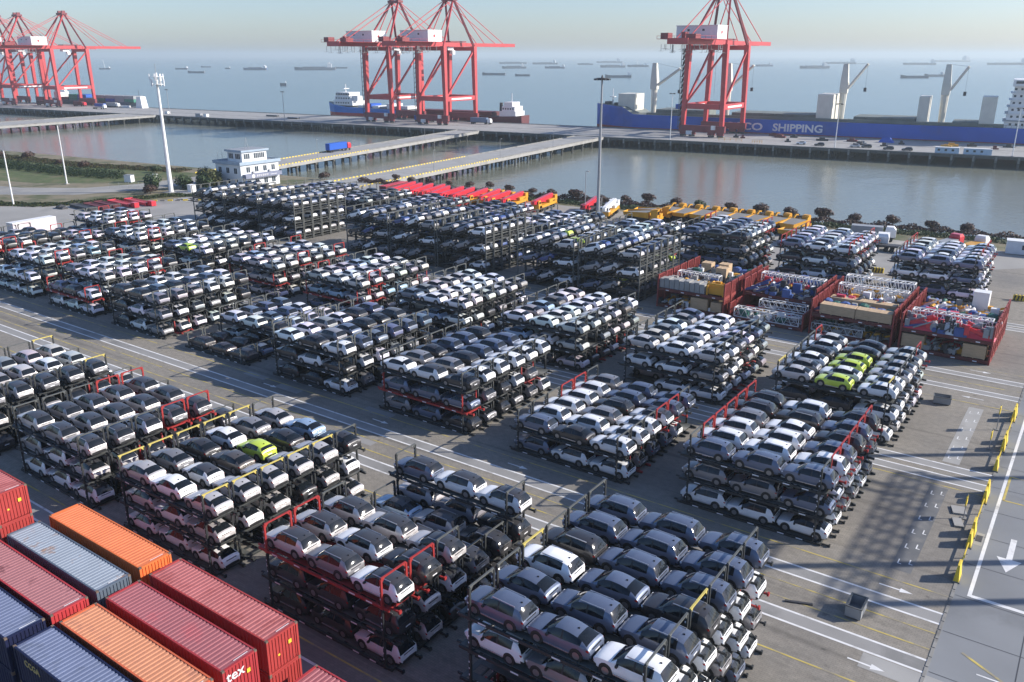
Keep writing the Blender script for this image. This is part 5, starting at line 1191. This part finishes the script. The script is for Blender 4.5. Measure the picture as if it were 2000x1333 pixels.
spots = sorted((r.uniform(-133, -6), r.uniform(20, 54)) for _ in range(18)); cnt = {}
NTH = ['first', 'second', 'third', 'fourth', 'fifth', 'sixth', 'seventh', 'eighth', 'ninth', 'tenth', 'eleventh', 'twelfth']
for s, t in spots:
    L = r.uniform(2, 6); m_, w_ = r.choice(((M_DKST, 'black'), (M_HULLD, 'maroon'), (M_GREYST, 'grey'), (M_DKST, 'black'), (M_HULLD, 'maroon'), (M_YELV, 'yellow')))
    b = MB().bx(-L / 2, L / 2, -.8, .8, .1, r.uniform(.5, 1.4)).bx(-L / 2 + .2, -L / 2 + .5, -.9, .9, 0, .1).bx(L / 2 - .5, L / 2 - .2, -.9, .9, 0, .1).bx(-L / 4, L / 5, -.5, .5, .5, 1.7)
    cnt[w_] = cnt.get(w_, -1) + 1
    tag(b.obj('quay_gear', m_, None, Q(s, t), (0, 0, QTH + r.uniform(-.5, .5))), f"{w_} lifting gear on the quay, {NTH[cnt[w_]]} {w_} piece from the crane toward the bridge house", 'lifting gear', 'lifting gear lying on the quay before the blue ship')
def railing(lb, s0, s1, t):
    o = thing('yellow_railing', lb, 'railing', Q(s0, t), QTH); b = MB()
    for z in (.7, 1.4): b.bx(0, s1 - s0, -.06, .06, z, z + .12)
    b.obj('rail', M_YELV, o)
    for k in range(5): MB().bx(-.07, .07, -.07, .07, 0, 1.6).obj('post', M_YELV, o, (.1 + k * (s1 - s0 - .2) / 4, 0, 0))
railing('yellow railing by the foot of the crane at the blue ship', -136, -124, 12); railing('yellow gate frame on the quay, further along from the crane foot', -118, -113, 8)

# ------------------------------------------------------------------ lamps and masts
def mast(lb, x, y, h, r0, r1, m, head, grp=None):
    o = thing('lamp_mast', lb, 'lamp post', (x, y, 0), 0, grp)
    MB().cyl((0, 0, .25), (0, 0, h), r0, r1, n=10).obj('pole', m, o); MB().bx(-r0 * 2.2, r0 * 2.2, -r0 * 2.2, r0 * 2.2, 0, .25).obj('base', M_CONC, o)
    if head == 'ring':
        b = MB().cyl((0, 0, h - .5), (0, 0, h - .2), 1.5, n=12)
        for k in range(10):
            a = k * math.pi / 5; b.box((1.7 * math.cos(a), 1.7 * math.sin(a), h - .55), (.75, .55, .4), 0, a)
        b.cyl((0, 0, h - .2), (0, 0, h + .5), .35, .1, n=8); b.obj('lamp_ring', M_DKST, o)
    elif head == 'telecom':
        b = MB()
        for z in (h - 3.4, h - 1.2): b.cyl((0, 0, z), (0, 0, z + .14), 2.0, n=14)
        b.obj('platform', M_WHITE, o)
        for k in range(9):
            a = k * 2 * math.pi / 9; MB().box((2.0 * math.cos(a), 2.0 * math.sin(a), h - 1.3 - (k % 2) * 1.6), (.25, .5, 2.0), 0, a).obj('antenna', M_WHITE, o)
        MB().cyl((0, 0, h), (0, 0, h + 2.6), .08, n=5).obj('lightning_rod', M_GREYST, o)
    elif head == 'arm':
        MB().beam((0, 0, h), (.9, -.5, h + .15), .1, .1).box((1.1, -.6, h + .12), (.8, .4, .18), 0, -.5).obj('lamp_head', M_GREYST, o)
    elif head == 'twin':
        MB().bx(-1.4, 1.4, -.2, .2, h, h + .2).bx(-1.6, -.7, -.5, .5, h - .3, h).bx(.7, 1.6, -.5, .5, h - .3, h).obj('lamp_head', M_DKST, o)
mast('tall white tapering mast crowned with telecom antennas', -243.8, 156.6, 36.3, .75, .32, M_WHITE, 'telecom')
mast('tall grey lighting mast with a dark ring of lamps', -108.9, 192.7, 36.2, .48, .22, M_GREYST, 'ring')
mast('thin grey lamp pole beside the red and white mobile cranes', -114.3, 195.2, 12.3, .12, .07, M_GREYST, 'arm')
mast('white pole on the verge at the picture edge', -259.2, 115.5, 15.6, .25, .15, M_WHITE, 'arm')
mast('white pole on the grass bank beyond the curving road', -289, 147.1, 19.3, .25, .14, M_WHITE, 'arm')
mast('grey quay lamp on the bare stretch, toward the tall white mast', *Q2(-546, 12), 17.5, .2, .14, M_GREYST, 'twin', None)
mast('grey quay lamp between the blue ship bow and the bare quay', *Q2(-424, 3), 18.7, .2, .14, M_GREYST, 'twin', None)
mast('pale quay lamp in front of the crane at the bulk carrier', *Q2(-158.4, 2), 23, .22, .14, M_WHITE, 'twin', None)
mast('pale quay lamp in front of the blue hull lettering', *Q2(-77.8, 2), 20, .22, .14, M_WHITE, 'twin', None)
mast('pale quay lamp by the bridge house of the bulk carrier', *Q2(-5.1, 4), 20, .22, .14, M_WHITE, 'twin', None)
for i, (s, t, lb) in enumerate(((-194.5, -60, 'thin lamp on the causeway, quay end'), (-194.5, -110, 'thin lamp midway along the causeway'), (-194.3, -160, 'thin lamp on the causeway, landward end'), (-260, -150, 'thin lamp on the causeway with the lorry, landward end'), (-268, -60, 'thin lamp on the causeway with the lorry, quay end'))): mast(lb, *Q2(s, t), 8, .09, .06, M_GREYST, 'arm', 'thin lamps along the causeways')

# ------------------------------------------------------------------ white building by the causeway
bl = thing('harbour_building', 'white two-storey building with pale blue trim and rooftop watch room', 'building', (-244.5, 174.5, 0))
M_BW = mat('white_render', (.72, .74, .75), rough=.8, var=.05, scale=.3, col2=(.58, .60, .62), c2amt=.5, c2scale=.25, c2cut=.55); M_BT = mat('pale_blue_trim', (.32, .40, .48), rough=.7)
M_BAND = mat('sign_band_grey', (.20, .22, .30), rough=.6)
MB().bx(0, 13, 0, 15.5, 0, 7.5).obj('wall', M_BW, bl)
MB().bx(-.6, 13.6, -.6, 16.1, 7.5, 8.0, 0).bx(-.6, -.45, -.6, 16.1, 8.0, 8.5).bx(13.45, 13.6, -.6, 16.1, 8.0, 8.5).bx(-.45, 13.45, -.6, -.45, 8.0, 8.5).bx(-.45, 13.45, 15.95, 16.1, 8.0, 8.5).obj('roof', M_BT, bl)
MB().bx(3.5, 11.0, 2.5, 12.5, 8.0, 11.3).obj('watch_room', M_BW, bl)
MB().bx(2.9, 11.6, 1.9, 13.1, 11.3, 11.9).obj('watch_room_roof', M_BT, bl)
MB().bx(-.44, 13.44, -.44, 15.94, 8.0, 8.06).bx(3.0, 11.5, 2.0, 13.0, 11.9, 11.96).obj('roof_felt', M_GREYST, bl)
def win(x0, x1, y0, y1, z0, z1, ax):
    f = MB()
    if ax == 'y':
        f.bx(x0, x1, y0 - .05, y0, z0, z1); o = f.obj('window', M_WHITE, bl); n = max(2, int((x1 - x0) / .7))
        for k in range(n): w = (x1 - x0) / n; MB().bx(x0 + k * w + .06, x0 + (k + 1) * w - .06, y0 - .07, y0 - .05, z0 + .08, z1 - .08).obj('pane', M_WINB, o)
    else:
        f.bx(x0, x0 + .05, y0, y1, z0, z1); o = f.obj('window', M_WHITE, bl); n = max(2, int((y1 - y0) / .7))
        for k in range(n): w = (y1 - y0) / n; MB().bx(x0 + .05, x0 + .07, y0 + k * w + .06, y0 + (k + 1) * w - .06, z0 + .08, z1 - .08).obj('pane', M_WINB, o)
for x in (1.6, 5.6, 9.6):
    for z in (1.0, 4.6): win(x, x + 1.6, 0, 0, z, z + 1.9, 'y')
for y in (2.2, 5.6, 9.0, 12.4): win(13, 13, y, y + 1.5, 4.9, 6.8, 'x')
for y in (5.4, 9.0, 12.2): win(13, 13, y, y + 1.6, .9, 2.7, 'x')
for y0, y1 in ((3.2, 5.6), (7.2, 11.6)): win(11, 11, y0, y1, 9.0, 10.8, 'x')
for x0, x1 in ((4.2, 6.6), (7.6, 10.2)): win(x0, x1, 2.5, 2.5, 9.0, 10.8, 'y')
MB().bx(13.0, 14.6, .6, 15.4, 3.2, 4.5).obj('sign_band', M_BAND, bl)
sg = MB().cyl((14.6, 3.6, 3.85), (14.66, 3.6, 3.85), .62, n=16)
gy = 4.9
for k in range(6):   # six heavy characters too small to read in the photograph: stroke blocks
    for a, b_, c_, d in ((0, .62, .5, .62), (0, .62, .2, .30), (.04, .14, -.05, .55), (.27, .37, -.02, .66), (.5, .6, .05, .5)): sg.bx(14.6, 14.64, gy + a, gy + b_, 3.55 + c_, 3.55 + d)
    gy += .82
sg.bx(14.6, 14.64, 10.6, 13.2, 3.75, 3.87); sg.obj('sign_lettering', M_PLATE, bl)
for x in (2, 5.5): MB().cyl((6.8, 7.2 + (x - 2) * .4, 11.9), (7.2, 7.6, 15.5), .09, .05, n=5).obj('antenna', M_GREYST, bl)
for x, y in ((.4, 1), (1.4, 2)): MB().cyl((x, y, 8), (x, y, 11.2), .05, n=5).obj('antenna', M_GREYST, bl)
for y in (4.4, 11): MB().bx(13.0, 13.45, y, y + .7, 4.6, 5.2).obj('air_conditioner', M_GREYST, bl)

# ------------------------------------------------------------------ mobile cranes, dump trucks and lorries at the water side
def mcrane_parts(chas, boom, cabm):
    p = {}
    b = MB().bx(-1.35, 1.35, -6.2, 6.2, 1.0, 1.75); b.bx(-1.35, 1.35, -6.9, -4.6, .9, 2.0).bx(-1.3, 1.3, 3.4, 6.2, 1.75, 2.1)
    for y in (-4.0, 5.6): b.bx(-1.6, 1.6, y - .22, y + .22, .8, 1.2)
    p['chassis'] = b.mesh('chassis', chas)
    p['cab'] = MB().hexa([(-1.3, -6.9, 2.0), (1.3, -6.9, 2.0), (1.3, -5.0, 2.0), (-1.3, -5.0, 2.0), (-1.15, -6.6, 3.2), (1.15, -6.6, 3.2), (1.15, -5.1, 3.2), (-1.15, -5.1, 3.2)]).mesh('cab', cabm)
    p['cabwin'] = MB().bx(-1.0, 1.0, -6.85, -6.78, 2.35, 2.95).bx(-1.31, -1.26, -6.3, -5.4, 2.3, 2.9).bx(1.26, 1.31, -6.3, -5.4, 2.3, 2.9).mesh('cab_window', M_GLASS)
    p['turret'] = MB().bx(-1.3, 1.3, .8, 5.8, 1.8, 2.6).bx(-1.35, 1.35, 4.6, 6.4, 1.9, 3.4).bx(-1.35, -.65, -.4, 1.4, 1.8, 3.2).mesh('turret', cabm)
    p['boom'] = MB().beam((.25, 4.6, 3.4), (.25, -7.6, 2.9), 1.0, 1.15).beam((.25, -7.6, 2.9), (.25, -8.3, 2.85), .8, .9).cyl((.25, 1.0, 2.0), (.25, -2.6, 2.6), .24, n=8).mesh('boom', boom)
    return p
def mobile_crane(p, lb, x, y, rz=0.0):
    o = thing('mobile_crane', lb, 'mobile crane', (x, y, 0), rz, 'new mobile cranes parked by the hedge')
    put('chassis', p['chassis'], o); put('cab', p['cab'], o); put('cab_window', p['cabwin'], o); put('turret', p['turret'], o); put('boom', p['boom'], o)
    for yy in (-5.6, -4.6, -2.0, -.6, 2.6, 4.0):
        for s in (-1, 1): put('wheel', TRW, o, (s * 1.15, yy, .5))
MR = mcrane_parts(M_DKST, M_REDV, M_REDV); MR['turret'].materials[0] = M_DKST; MY = mcrane_parts(M_YELV, M_REDV, M_YELV); MW = mcrane_parts(M_YELV, M_WHITE, M_WHITE)
ORD = ['first', 'second', 'third', 'fourth', 'fifth', 'sixth', 'seventh', 'eighth', 'ninth', 'tenth', 'eleventh', 'twelfth', 'thirteenth']
for k in range(7): mobile_crane(MR, f"all-red mobile crane, {ORD[k]} from the maroon container in the packed row", -178.5 + 3.75 * k, 194.0 + .25 * k + (.9, -.6, .3, 1.1, -.9, .2, .7)[k], rad((8, 5, 10, 8, 12, 6, 9)[k]))
for k in range(4): mobile_crane(MY, f"yellow-bodied mobile crane with red boom, {ORD[k]} along after the all-red ones", -151.6 + 4.1 * k, 196.8 + .2 * k + (0, .8, -.5, .4)[k], rad((8, 11, 6, 9)[k]))
mobile_crane(MY, 'yellow-bodied mobile crane with red boom standing alone in the gap', -130.5, 200, rad(10))
mobile_crane(MR, 'all-red mobile crane beside the white-boomed one', -116.5, 202.5, rad(14))
mobile_crane(MW, 'white-boomed mobile crane on a yellow chassis by the grey lighting mast', -110.5, 202.0, rad(16))
o = thing('maroon_container', 'maroon container at the head of the mobile crane row', 'container', (-184.5, 196, 0), rad(8)); MB().bx(-1.25, 1.25, -6, 6, .1, 3.0).obj('box', M_HULLD, o); MB().bx(-1.3, 1.3, -6.05, 6.05, 3.0, 3.1).obj('roof', M_REDV, o)
def dump_parts():
    p = {}
    b = MB()
    b.add([(-1.9, -3.4, 1.7), (1.9, -3.4, 1.7), (1.6, 3.4, 2.0), (-1.6, 3.4, 2.0), (-2.2, -3.4, 3.3), (2.2, -3.4, 3.3), (1.9, 3.6, 3.0), (-1.9, 3.6, 3.0)], [(3, 2, 1, 0), (0, 1, 5, 4), (1, 2, 6, 5), (2, 3, 7, 6), (3, 0, 4, 7)])
    b.add([(-2.0, -3.2, 3.25), (2.0, -3.2, 3.25), (1.7, 3.3, 2.6), (-1.7, 3.3, 2.6)], [(0, 1, 2, 3)], 1)
    p['body'] = b.mesh('tipper_body', [M_YELV, mat('dump_bed_grey', (.25, .24, .22), rough=.7)])
    c = MB()
    for s in (-1, 1): c.beam((s * 1.7, -3.3, 3.0), (s * 1.7, -4.6, 3.9), .45, .35).beam((s * 1.7, -4.6, 3.9), (s * 1.5, -5.6, 3.8), .4, .3)
    c.bx(-1.6, -.2, -5.9, -4.5, 3.95, 4.1); p['canopy'] = c.mesh('canopy', M_YELV)
    p['cab'] = MB().bx(-1.8, -.3, -5.8, -4.0, 2.0, 3.9).bx(-1.9, 1.9, -6.2, -3.8, 1.4, 2.0).bx(-.1, 1.8, -6.0, -4.2, 2.0, 2.8).mesh('cab', M_YELV)
    p['win'] = MB().bx(-1.7, -.4, -5.84, -5.8, 2.7, 3.6).mesh('cab_window', M_GLASS)
    p['chassis'] = MB().bx(-.9, .9, -5.8, 3.4, .9, 1.6).mesh('chassis', M_DKST)
    p['wheel'] = MB().cyl((0, -.35, 0), (0, .35, 0), .85, n=12).mesh('wheel', [M_TYRE])
    return p
DP = dump_parts()
for k in range(9):
    x = -98.5 + 4.6 * k; y = 203.6 + .25 * k + (0 if k else -2)
    o = thing('dump_truck', f"yellow dump truck, {ORD[k]} from the grey lighting mast in the row along the hedge", 'dump truck', (x, y, 0), rad(172 if k else 100), 'yellow dump trucks parked along the hedge')
    for q_, nm in (('body', 'tipper_body'), ('canopy', 'canopy'), ('cab', 'cab'), ('win', 'cab_window'), ('chassis', 'chassis')): put(nm, DP[q_], o)
    for yy in (-4.8, .6, 2.4):
        for s in (-1, 1): put('wheel', DP['wheel'], o, (s * 1.5, yy, .85))
for k in range(2):
    o = thing('dump_truck', ['yellow dump truck parked across, low in front of the row', 'yellow dump truck behind the second far car block'][k], 'dump truck', ((-99, 196.5, 0), (-58, 195.5, 0))[k], rad((96, 80)[k]), 'yellow dump trucks parked along the hedge')
    for q_, nm in (('body', 'tipper_body'), ('canopy', 'canopy'), ('cab', 'cab'), ('win', 'cab_window'), ('chassis', 'chassis')): put(nm, DP[q_], o)
    for yy in (-4.8, .6, 2.4):
        for s in (-1, 1): put('wheel', DP['wheel'], o, (s * 1.5, yy, .85))
truck('lorry', 'white boxed lorry behind the far block before the hedge', (-45.5, 209, 0), rad(10), M_WHITE, M_GREYST, 6.5, 2.2)
truck('lorry', 'second white lorry behind the far block, toward the black trailer', (-40.5, 204.5, 0), rad(-80), M_WHITE, M_WHITE, 4, 1.6)
o = thing('flat_trailer', 'black flat trailer parked between the two last far blocks', 'trailer', (-34.5, 199, 0), rad(8))
MB().bx(-5.5, 5.5, -1.25, 1.25, 1.1, 1.5).bx(-5.6, -5.4, -1.2, 1.2, 1.5, 2.6).obj('bed', M_DKST, o)
for x in (-4, -2.8, 2.6, 3.8):
    for s in (-1, 1): put('wheel', TRW, o, (x, s * 1.0, .5))
truck('lorry', 'red-cabbed lorry behind the last far block, toward the trailer', (-27.5, 205.5, 0), rad(75), M_REDV, M_GREYST, 5, 1.4)
truck('lorry', 'white-cabbed lorry behind the last far block, toward the cabin', (-22.5, 206.5, 0), rad(75), M_WHITE, M_YELV, 5, 1.2)
o = thing('site_cabin', 'white cabin beside the hedge at the picture edge', 'cabin', (-12.2, 212.6, 0), rad(6)); MB().bx(-4.4, 6, -1.5, 1.5, .15, 2.9).obj('wall', mat('cabin_white', (.66, .70, .74), rough=.6), o); MB().bx(-4.5, 6.1, -1.6, 1.6, 2.9, 3.05).obj('roof', M_WHITE, o); MB().bx(-1.4, -.4, -1.54, -1.5, 1.2, 2.2).obj('window', M_WINB, o); MB().bx(1.4, 2.3, -1.54, -1.5, .2, 2.2).obj('door', M_GREYST, o)

# ------------------------------------------------------------------ storage corner: trailers and red beams
for x, y, L, m_, lb in ((-214.5, 99, 11, mat('faded_pink_white', (.62, .52, .55), rough=.7, var=.15, scale=.5, col2=(.72, .72, .74), c2amt=.8, c2scale=.3, c2cut=.5), 'faded white container with pinkish sides behind the car racks'), (-221, 90.5, 6, mat('container_green', (.05, .26, .14), rough=.6), 'green container next to the faded white one')):
    o = thing('storage_container', lb, 'container', (x, y, 0), rad(6)); MB().bx(-1.3, 1.3, -L / 2, L / 2, .1, 3.2).obj('box', m_, o); MB().bx(-1.35, 1.35, -L / 2 - .05, L / 2 + .05, 3.2, 3.3).obj('roof', M_WHITE, o)
for k, (x, y, L, m_, lb) in enumerate(((-237.5, 124.5, 12, M_DKST, 'grey-brown spreader beam, closest of the low beams on the tarmac'), (-236, 127.6, 12, M_HULLD, 'maroon spreader beam lying second among the low beams'), (-236.5, 131, 12, M_HULLD, 'maroon spreader beam lying third among the low beams'), (-235, 134.6, 13, M_CRANE, 'red spreader beam with bulky red end, fourth of the low beams'), (-233.5, 139, 13, M_CRANE, 'red spreader beam farthest along the tarmac'))):
    o = thing('spreader_beam', lb, 'spreader beam', (x, y, 0), rad(-4), 'low steel spreader beams on the tarmac')
    MB().bx(-L / 2, L / 2, -1.2, -.8, .1, .8).bx(-L / 2, L / 2, .8, 1.2, .1, .8).bx(-L / 2, L / 2, -.8, .8, .5, .7).obj('beam', m_, o)
    e = MB().bx(L / 2 - .9, L / 2, -1.25, 1.25, .02, 1.0).bx(-L / 2, -L / 2 + .6, -1.25, 1.25, .02, .95)
    if k > 2: e.bx(L / 2, L / 2 + 2.2, -.7, .7, .1, 1.5)
    e.obj('end_beam', M_REDV if k > 2 else m_, o)
tag(bundle_mb(31, 4, 3).obj('dark_heap', [M_DKST, M_DKST, M_DKST], None, (-243, 121, 0)), 'dark covered heap beside the low spreader beams', 'heap')
o = thing('equipment_cabinet', 'white equipment cabinet at the foot of the tall white mast', 'cabinet', (-238.5, 160.5, 0)); MB().bx(-1, 1, -.9, .9, .1, 2.4).obj('box', M_WHITE, o); MB().bx(-1.1, 1.1, -1, 1, 2.4, 2.5).obj('lid', M_WHITE, o)
tag(MB().bx(-5, 5, -3, 3, .01, .2).obj('mast_plinth', M_CONC, None, (-241, 158, 0), (0, 0, .1)), 'flat concrete plinth under the tall white mast', 'plinth')
o = thing('striped_kerb', 'yellow striped kerb along the edge of the tarmac near the tall white mast', 'kerb', (-233, 143, 0), rad(44))
for k in range(9): MB().bx(0, 1.4, -.15, .15, 0, .45).obj('block', M_YELB if k % 2 == 0 else M_CONCD, o, (k * 2.2, 0, 0))
for x, y, w, lb in ((-276, 162, 2.6, 'white van parked on the bank road'), (-271, 168, 2.0, 'white hut beside the bank road')):
    o = thing('white_hut', lb, 'hut', (x, y, 0), .4); MB().bx(-w / 2, w / 2, -1, 1, .1, 2.4).obj('wall', M_WHITE, o); MB().bx(-w / 2 - .1, w / 2 + .1, -1.1, 1.1, 2.4, 2.5).obj('roof', M_GREYST, o)

# ------------------------------------------------------------------ plants
def leafy(seed, rx_, ry_, rz_, n, size, zc):
    r = random.Random(seed); b = MB(); lobes = [(r.uniform(-.5, .5) * rx_, r.uniform(-.5, .5) * ry_, r.uniform(-.35, .45) * rz_, r.uniform(.5, .8)) for _ in range(7)]
    for i in range(n):
        L_ = lobes[i % 7]; v = Vector((r.gauss(0, 1), r.gauss(0, 1), r.gauss(0, 1))).normalized() * (r.uniform(.55, 1.05) ** .5)
        c = Vector((L_[0] + v.x * rx_ * L_[3], L_[1] + v.y * ry_ * L_[3], zc + L_[2] + v.z * rz_ * L_[3]))
        if c.z < .05: c.z = r.uniform(.05, .4)
        s = size * r.uniform(.6, 1.4); u = Vector((r.gauss(0, 1), r.gauss(0, 1), r.gauss(0, .6))).normalized(); w = u.cross(v if abs(u.dot(v)) < .95 else Vector((0, 0, 1))).normalized()
        b.add([tuple(c - u * s), tuple(c - w * s * .6), tuple(c + u * s), tuple(c + w * s * .6)], [(0, 1, 2, 3)], r.randrange(2))
    return b
def leafm(n, c): return mat(n, c, rough=.7, var=.35, scale=.9)
LF = {'r': [leafm('leaf_dark_red', (.075, .034, .030)), leafm('leaf_red_brown', (.095, .058, .040))], 'g': [leafm('leaf_dark_green', (.03, .055, .02)), leafm('leaf_green', (.055, .085, .03))], 'o': [leafm('leaf_olive', (.07, .085, .025)), leafm('leaf_yellow_green', (.12, .12, .04))]}
M_BARK = mat('bark', (.10, .075, .055), rough=.9, var=.3, scale=3)
CRW = {(k, s): leafy(s, 1.45, 1.45, 1.15, 900, .19, 1.2).mesh('crown', LF[k]) for k in 'rg' for s in (1, 2, 3)}
TRK = MB().cyl((0, 0, 0), (0, 0, 1.6), .11, .07, n=6).cyl((0, 0, 1.1), (.5, .3, 2.0), .05, .03, n=5).cyl((0, 0, 1.1), (-.4, -.3, 2.1), .05, .03, n=5).mesh('trunk', M_BARK)
def bush(lb, x, y, sc_, k, s, grp):
    o = thing('round_bush', lb, 'bush', (x, y, 0), s * 1.7, grp); o.scale = (sc_, sc_, sc_); put('crown', CRW[(k, s)], o); put('trunk', TRK, o)
BU = [(-205, 219, .9), (-197, 218, .85), (-188, 218, .9), (-181, 219, .75), (-173, 220, .9), (-166, 222, .95), (-157, 220, 1.0), (-148, 220, .9), (-140, 219, 1.05), (-131, 218, 1.5), (-123, 219, 1.0), (-116, 222, 1.0), (-111, 226, 1.3), (-102, 226, 1.1), (-94, 225, 1.1), (-86, 227, 1.1), (-77, 226, 1.45), (-69, 227, 1.2), (-61, 228, 1.5), (-53, 229, 1.15), (-44, 231, 1.15), (-35, 230, 1.1), (-27, 231, 1.15)]
WHERE = ['at the causeway end of the hedge', 'near the causeway end of the hedge', 'behind the maroon container', 'behind the first red cranes', 'behind the middle of the red cranes', 'behind the last red cranes', 'behind the first yellow-bodied cranes', 'behind the last yellow-bodied cranes', 'behind the lone yellow-bodied crane', 'large one in the gap beside the lone crane', 'behind the grey lighting mast', 'beyond the white boom', 'before the first dump truck', 'behind the first dump trucks', 'dark green one behind the dump trucks', 'behind the middle dump trucks', 'wide one behind the dump trucks', 'behind the last dump trucks', 'large one after the dump trucks', 'behind the white lorries', 'behind the flat trailer', 'sparse one behind the last far block', 'closest to the white cabin']
for i, (x, y, s_) in enumerate(BU): bush(f"round {'green' if i == 14 else 'dark red'} bush, {WHERE[i]}", x, y, s_, 'g' if i == 14 else 'r', 1 + i % 3, 'round bushes along the water')
for x, y, s_, k, lb in ((-390, 172, 1.3, 'r', 'dark red bush at the picture edge by the basin'), (-372, 175, 1.5, 'r', 'dark red bush on the bank, second from the picture edge'), (-345, 174, .9, 'r', 'small dark bush on the bank by the basin'), (-325, 173, 1.3, 'r', 'dark red bush on the bank before the white pole'), (-291, 182, 1.2, 'g', 'yellow-green bush on the bank near the white van'), (-226, 205, 1.2, 'r', 'red bush beside the white building'), (-246.5, 151, 1.3, 'r', 'broad red-brown bush at the foot of the tall white mast')):
    bush(lb, x, y, s_, k, 2, 'bushes on the left bank')
BIG = {s: leafy(10 + s, 2.7, 2.7, 2.5, 1500, .27, 2.5).mesh('crown', LF['g']) for s in (1, 2)}; BIGO = leafy(15, 3.2, 3.2, 2.7, 1500, .29, 2.7).mesh('crown', LF['o'])
TRB = MB().cyl((0, 0, 0), (0, 0, 2.4), .18, .1, n=6).cyl((0, 0, 1.5), (.9, .5, 3), .07, .04, n=5).cyl((0, 0, 1.5), (-.8, -.4, 3.1), .07, .04, n=5).mesh('trunk', M_BARK)
for x, y, s_, m_, lb in ((-252.5, 155.5, 1.05, BIG[1], 'rounded dark green tree on the mast verge, apart from the others'), (-247, 163, .95, BIG[2], 'dark green tree directly behind the tall white mast'), (-246, 170, .8, BIG[1], 'small dark green tree between mast and cabinet'), (-241, 167, .95, BIG[2], 'dark green tree behind the equipment cabinet'), (-240.5, 171.5, 1.1, BIGO, 'olive tree against the wall of the white building'), (-247.5, 173.5, 1.0, BIGO, 'olive tree at the rear corner of the white building')):
    o = thing('tree', lb, 'tree', (x, y, 0), x, 'trees by the white building'); o.scale = (s_ * 1.15, s_ * 1.15, s_ * 1.1); put('crown', m_, o); put('trunk', TRB, o)
def hedge(name, pts, w, h, n, mats, lb, seed):
    r = random.Random(seed); b = MB(); segs = [(Vector(a), Vector(c)) for a, c in zip(pts, pts[1:])]; tot = sum((c - a).length for a, c in segs)
    for a, c in segs:
        d = (c - a); L_ = d.length; d.normalize(); nn = Vector((-d.y, d.x))
        for i in range(int(n * L_ / tot)):
            t = r.uniform(0, L_); q_ = r.uniform(-.5, .5); p = a + d * t + nn * q_ * w; z = h * (1 - abs(q_) ** 2 * 1.5) * r.uniform(.15, 1.0) * (.8 + .3 * math.sin(t * .9))
            s = r.uniform(.14, .34); u = Vector((r.gauss(0, 1), r.gauss(0, 1), r.gauss(0, .7))).normalized(); v = u.orthogonal().normalized(); pc = Vector((p.x, p.y, max(z, .05)))
            b.add([tuple(pc - u * s), tuple(pc - v * s * .7), tuple(pc + u * s), tuple(pc + v * s * .7)], [(0, 1, 2, 3)], r.randrange(len(mats)))
    return stuff(tag(b.obj(name, mats), lb, 'hedge'))
hedge('red_hedge', [(-212, shore(-212) + .3), (-110, shore(-110) + .3), (60, shore(60) + .3)], 2.6, 1.7, 22000, LF['r'], 'low dark red hedge running along the edge of the basin', 1)
hedge('green_hedge', [(-160, shore(-160) - 4.5), (-100, shore(-100) - 4), (60, shore(60) - 4)], 5, 1.0, 24000, LF['g'] + [LF['o'][0]], 'low green shrubs in front of the dark red hedge', 2)
hedge('bank_hedge', [(-420, 152), (-345, 158), (-312, 160), (-286, 166)], 7, 3.0, 16000, LF['g'], 'dense dark green hedge on the bank beyond the curving road', 3)
hedge('bank_scrub', [(-420, 170), (-330, 177), (-285, 190)], 8, 1.2, 14000, [LF['o'][1], LF['o'][0], LF['r'][1]], 'dry straw-coloured scrub above the basin', 4)
hedge('verge_scrub', [(-275, 110), (-252, 120), (-244, 136), (-238, 152), (-226, 163)], 5, .8, 9000, LF['g'] + LF['o'], 'weedy green verge beside the tarmac', 5)
def rough_fence(lb, pts):
    o = thing('mesh_fence', lb, 'fence', (pts[0][0], pts[0][1], 0), 0); a = Vector(pts[0]); c = Vector(pts[1]); n_ = int((c - a).length / 3)
    for k in range(n_ + 1): p = (c - a) * (k / n_); MB().cyl((p.x, p.y, 0), (p.x, p.y, 1.8), .04, n=5).obj('post', M_GREYST, o)
    b = MB()
    for z in (.5, 1.0, 1.5, 1.75): b.beam((0, 0, z), (c.x - a.x, c.y - a.y, z), .025, .025)
    b.obj('wire', mat('fence_green', (.05, .20, .14), rough=.6), o)
rough_fence('thin green fence beside the white building', [(-229, 191), (-214, 206)]); rough_fence('thin fence along the bank road by the trees', [(-268, 150), (-252, 168)])

# ------------------------------------------------------------------ sea haze
hz = bpy.data.materials.new('haze_air'); hz.use_nodes = True; t = hz.node_tree; t.nodes.remove(t.nodes['Principled BSDF'])
pv = t.nodes.new('ShaderNodeVolumePrincipled'); pv.inputs['Color'].default_value = (.80, .925, .97, 1); pv.inputs['Density'].default_value = 1.6e-4; pv.inputs['Anisotropy'].default_value = .2
t.links.new(pv.outputs[0], t.nodes['Material Output'].inputs['Volume'])
stuff(tag(MB().bx(-26000, 26000, -26000, 26000, -8, 92).obj('haze', hz), 'pale sea haze that veils the far ships', 'haze'))
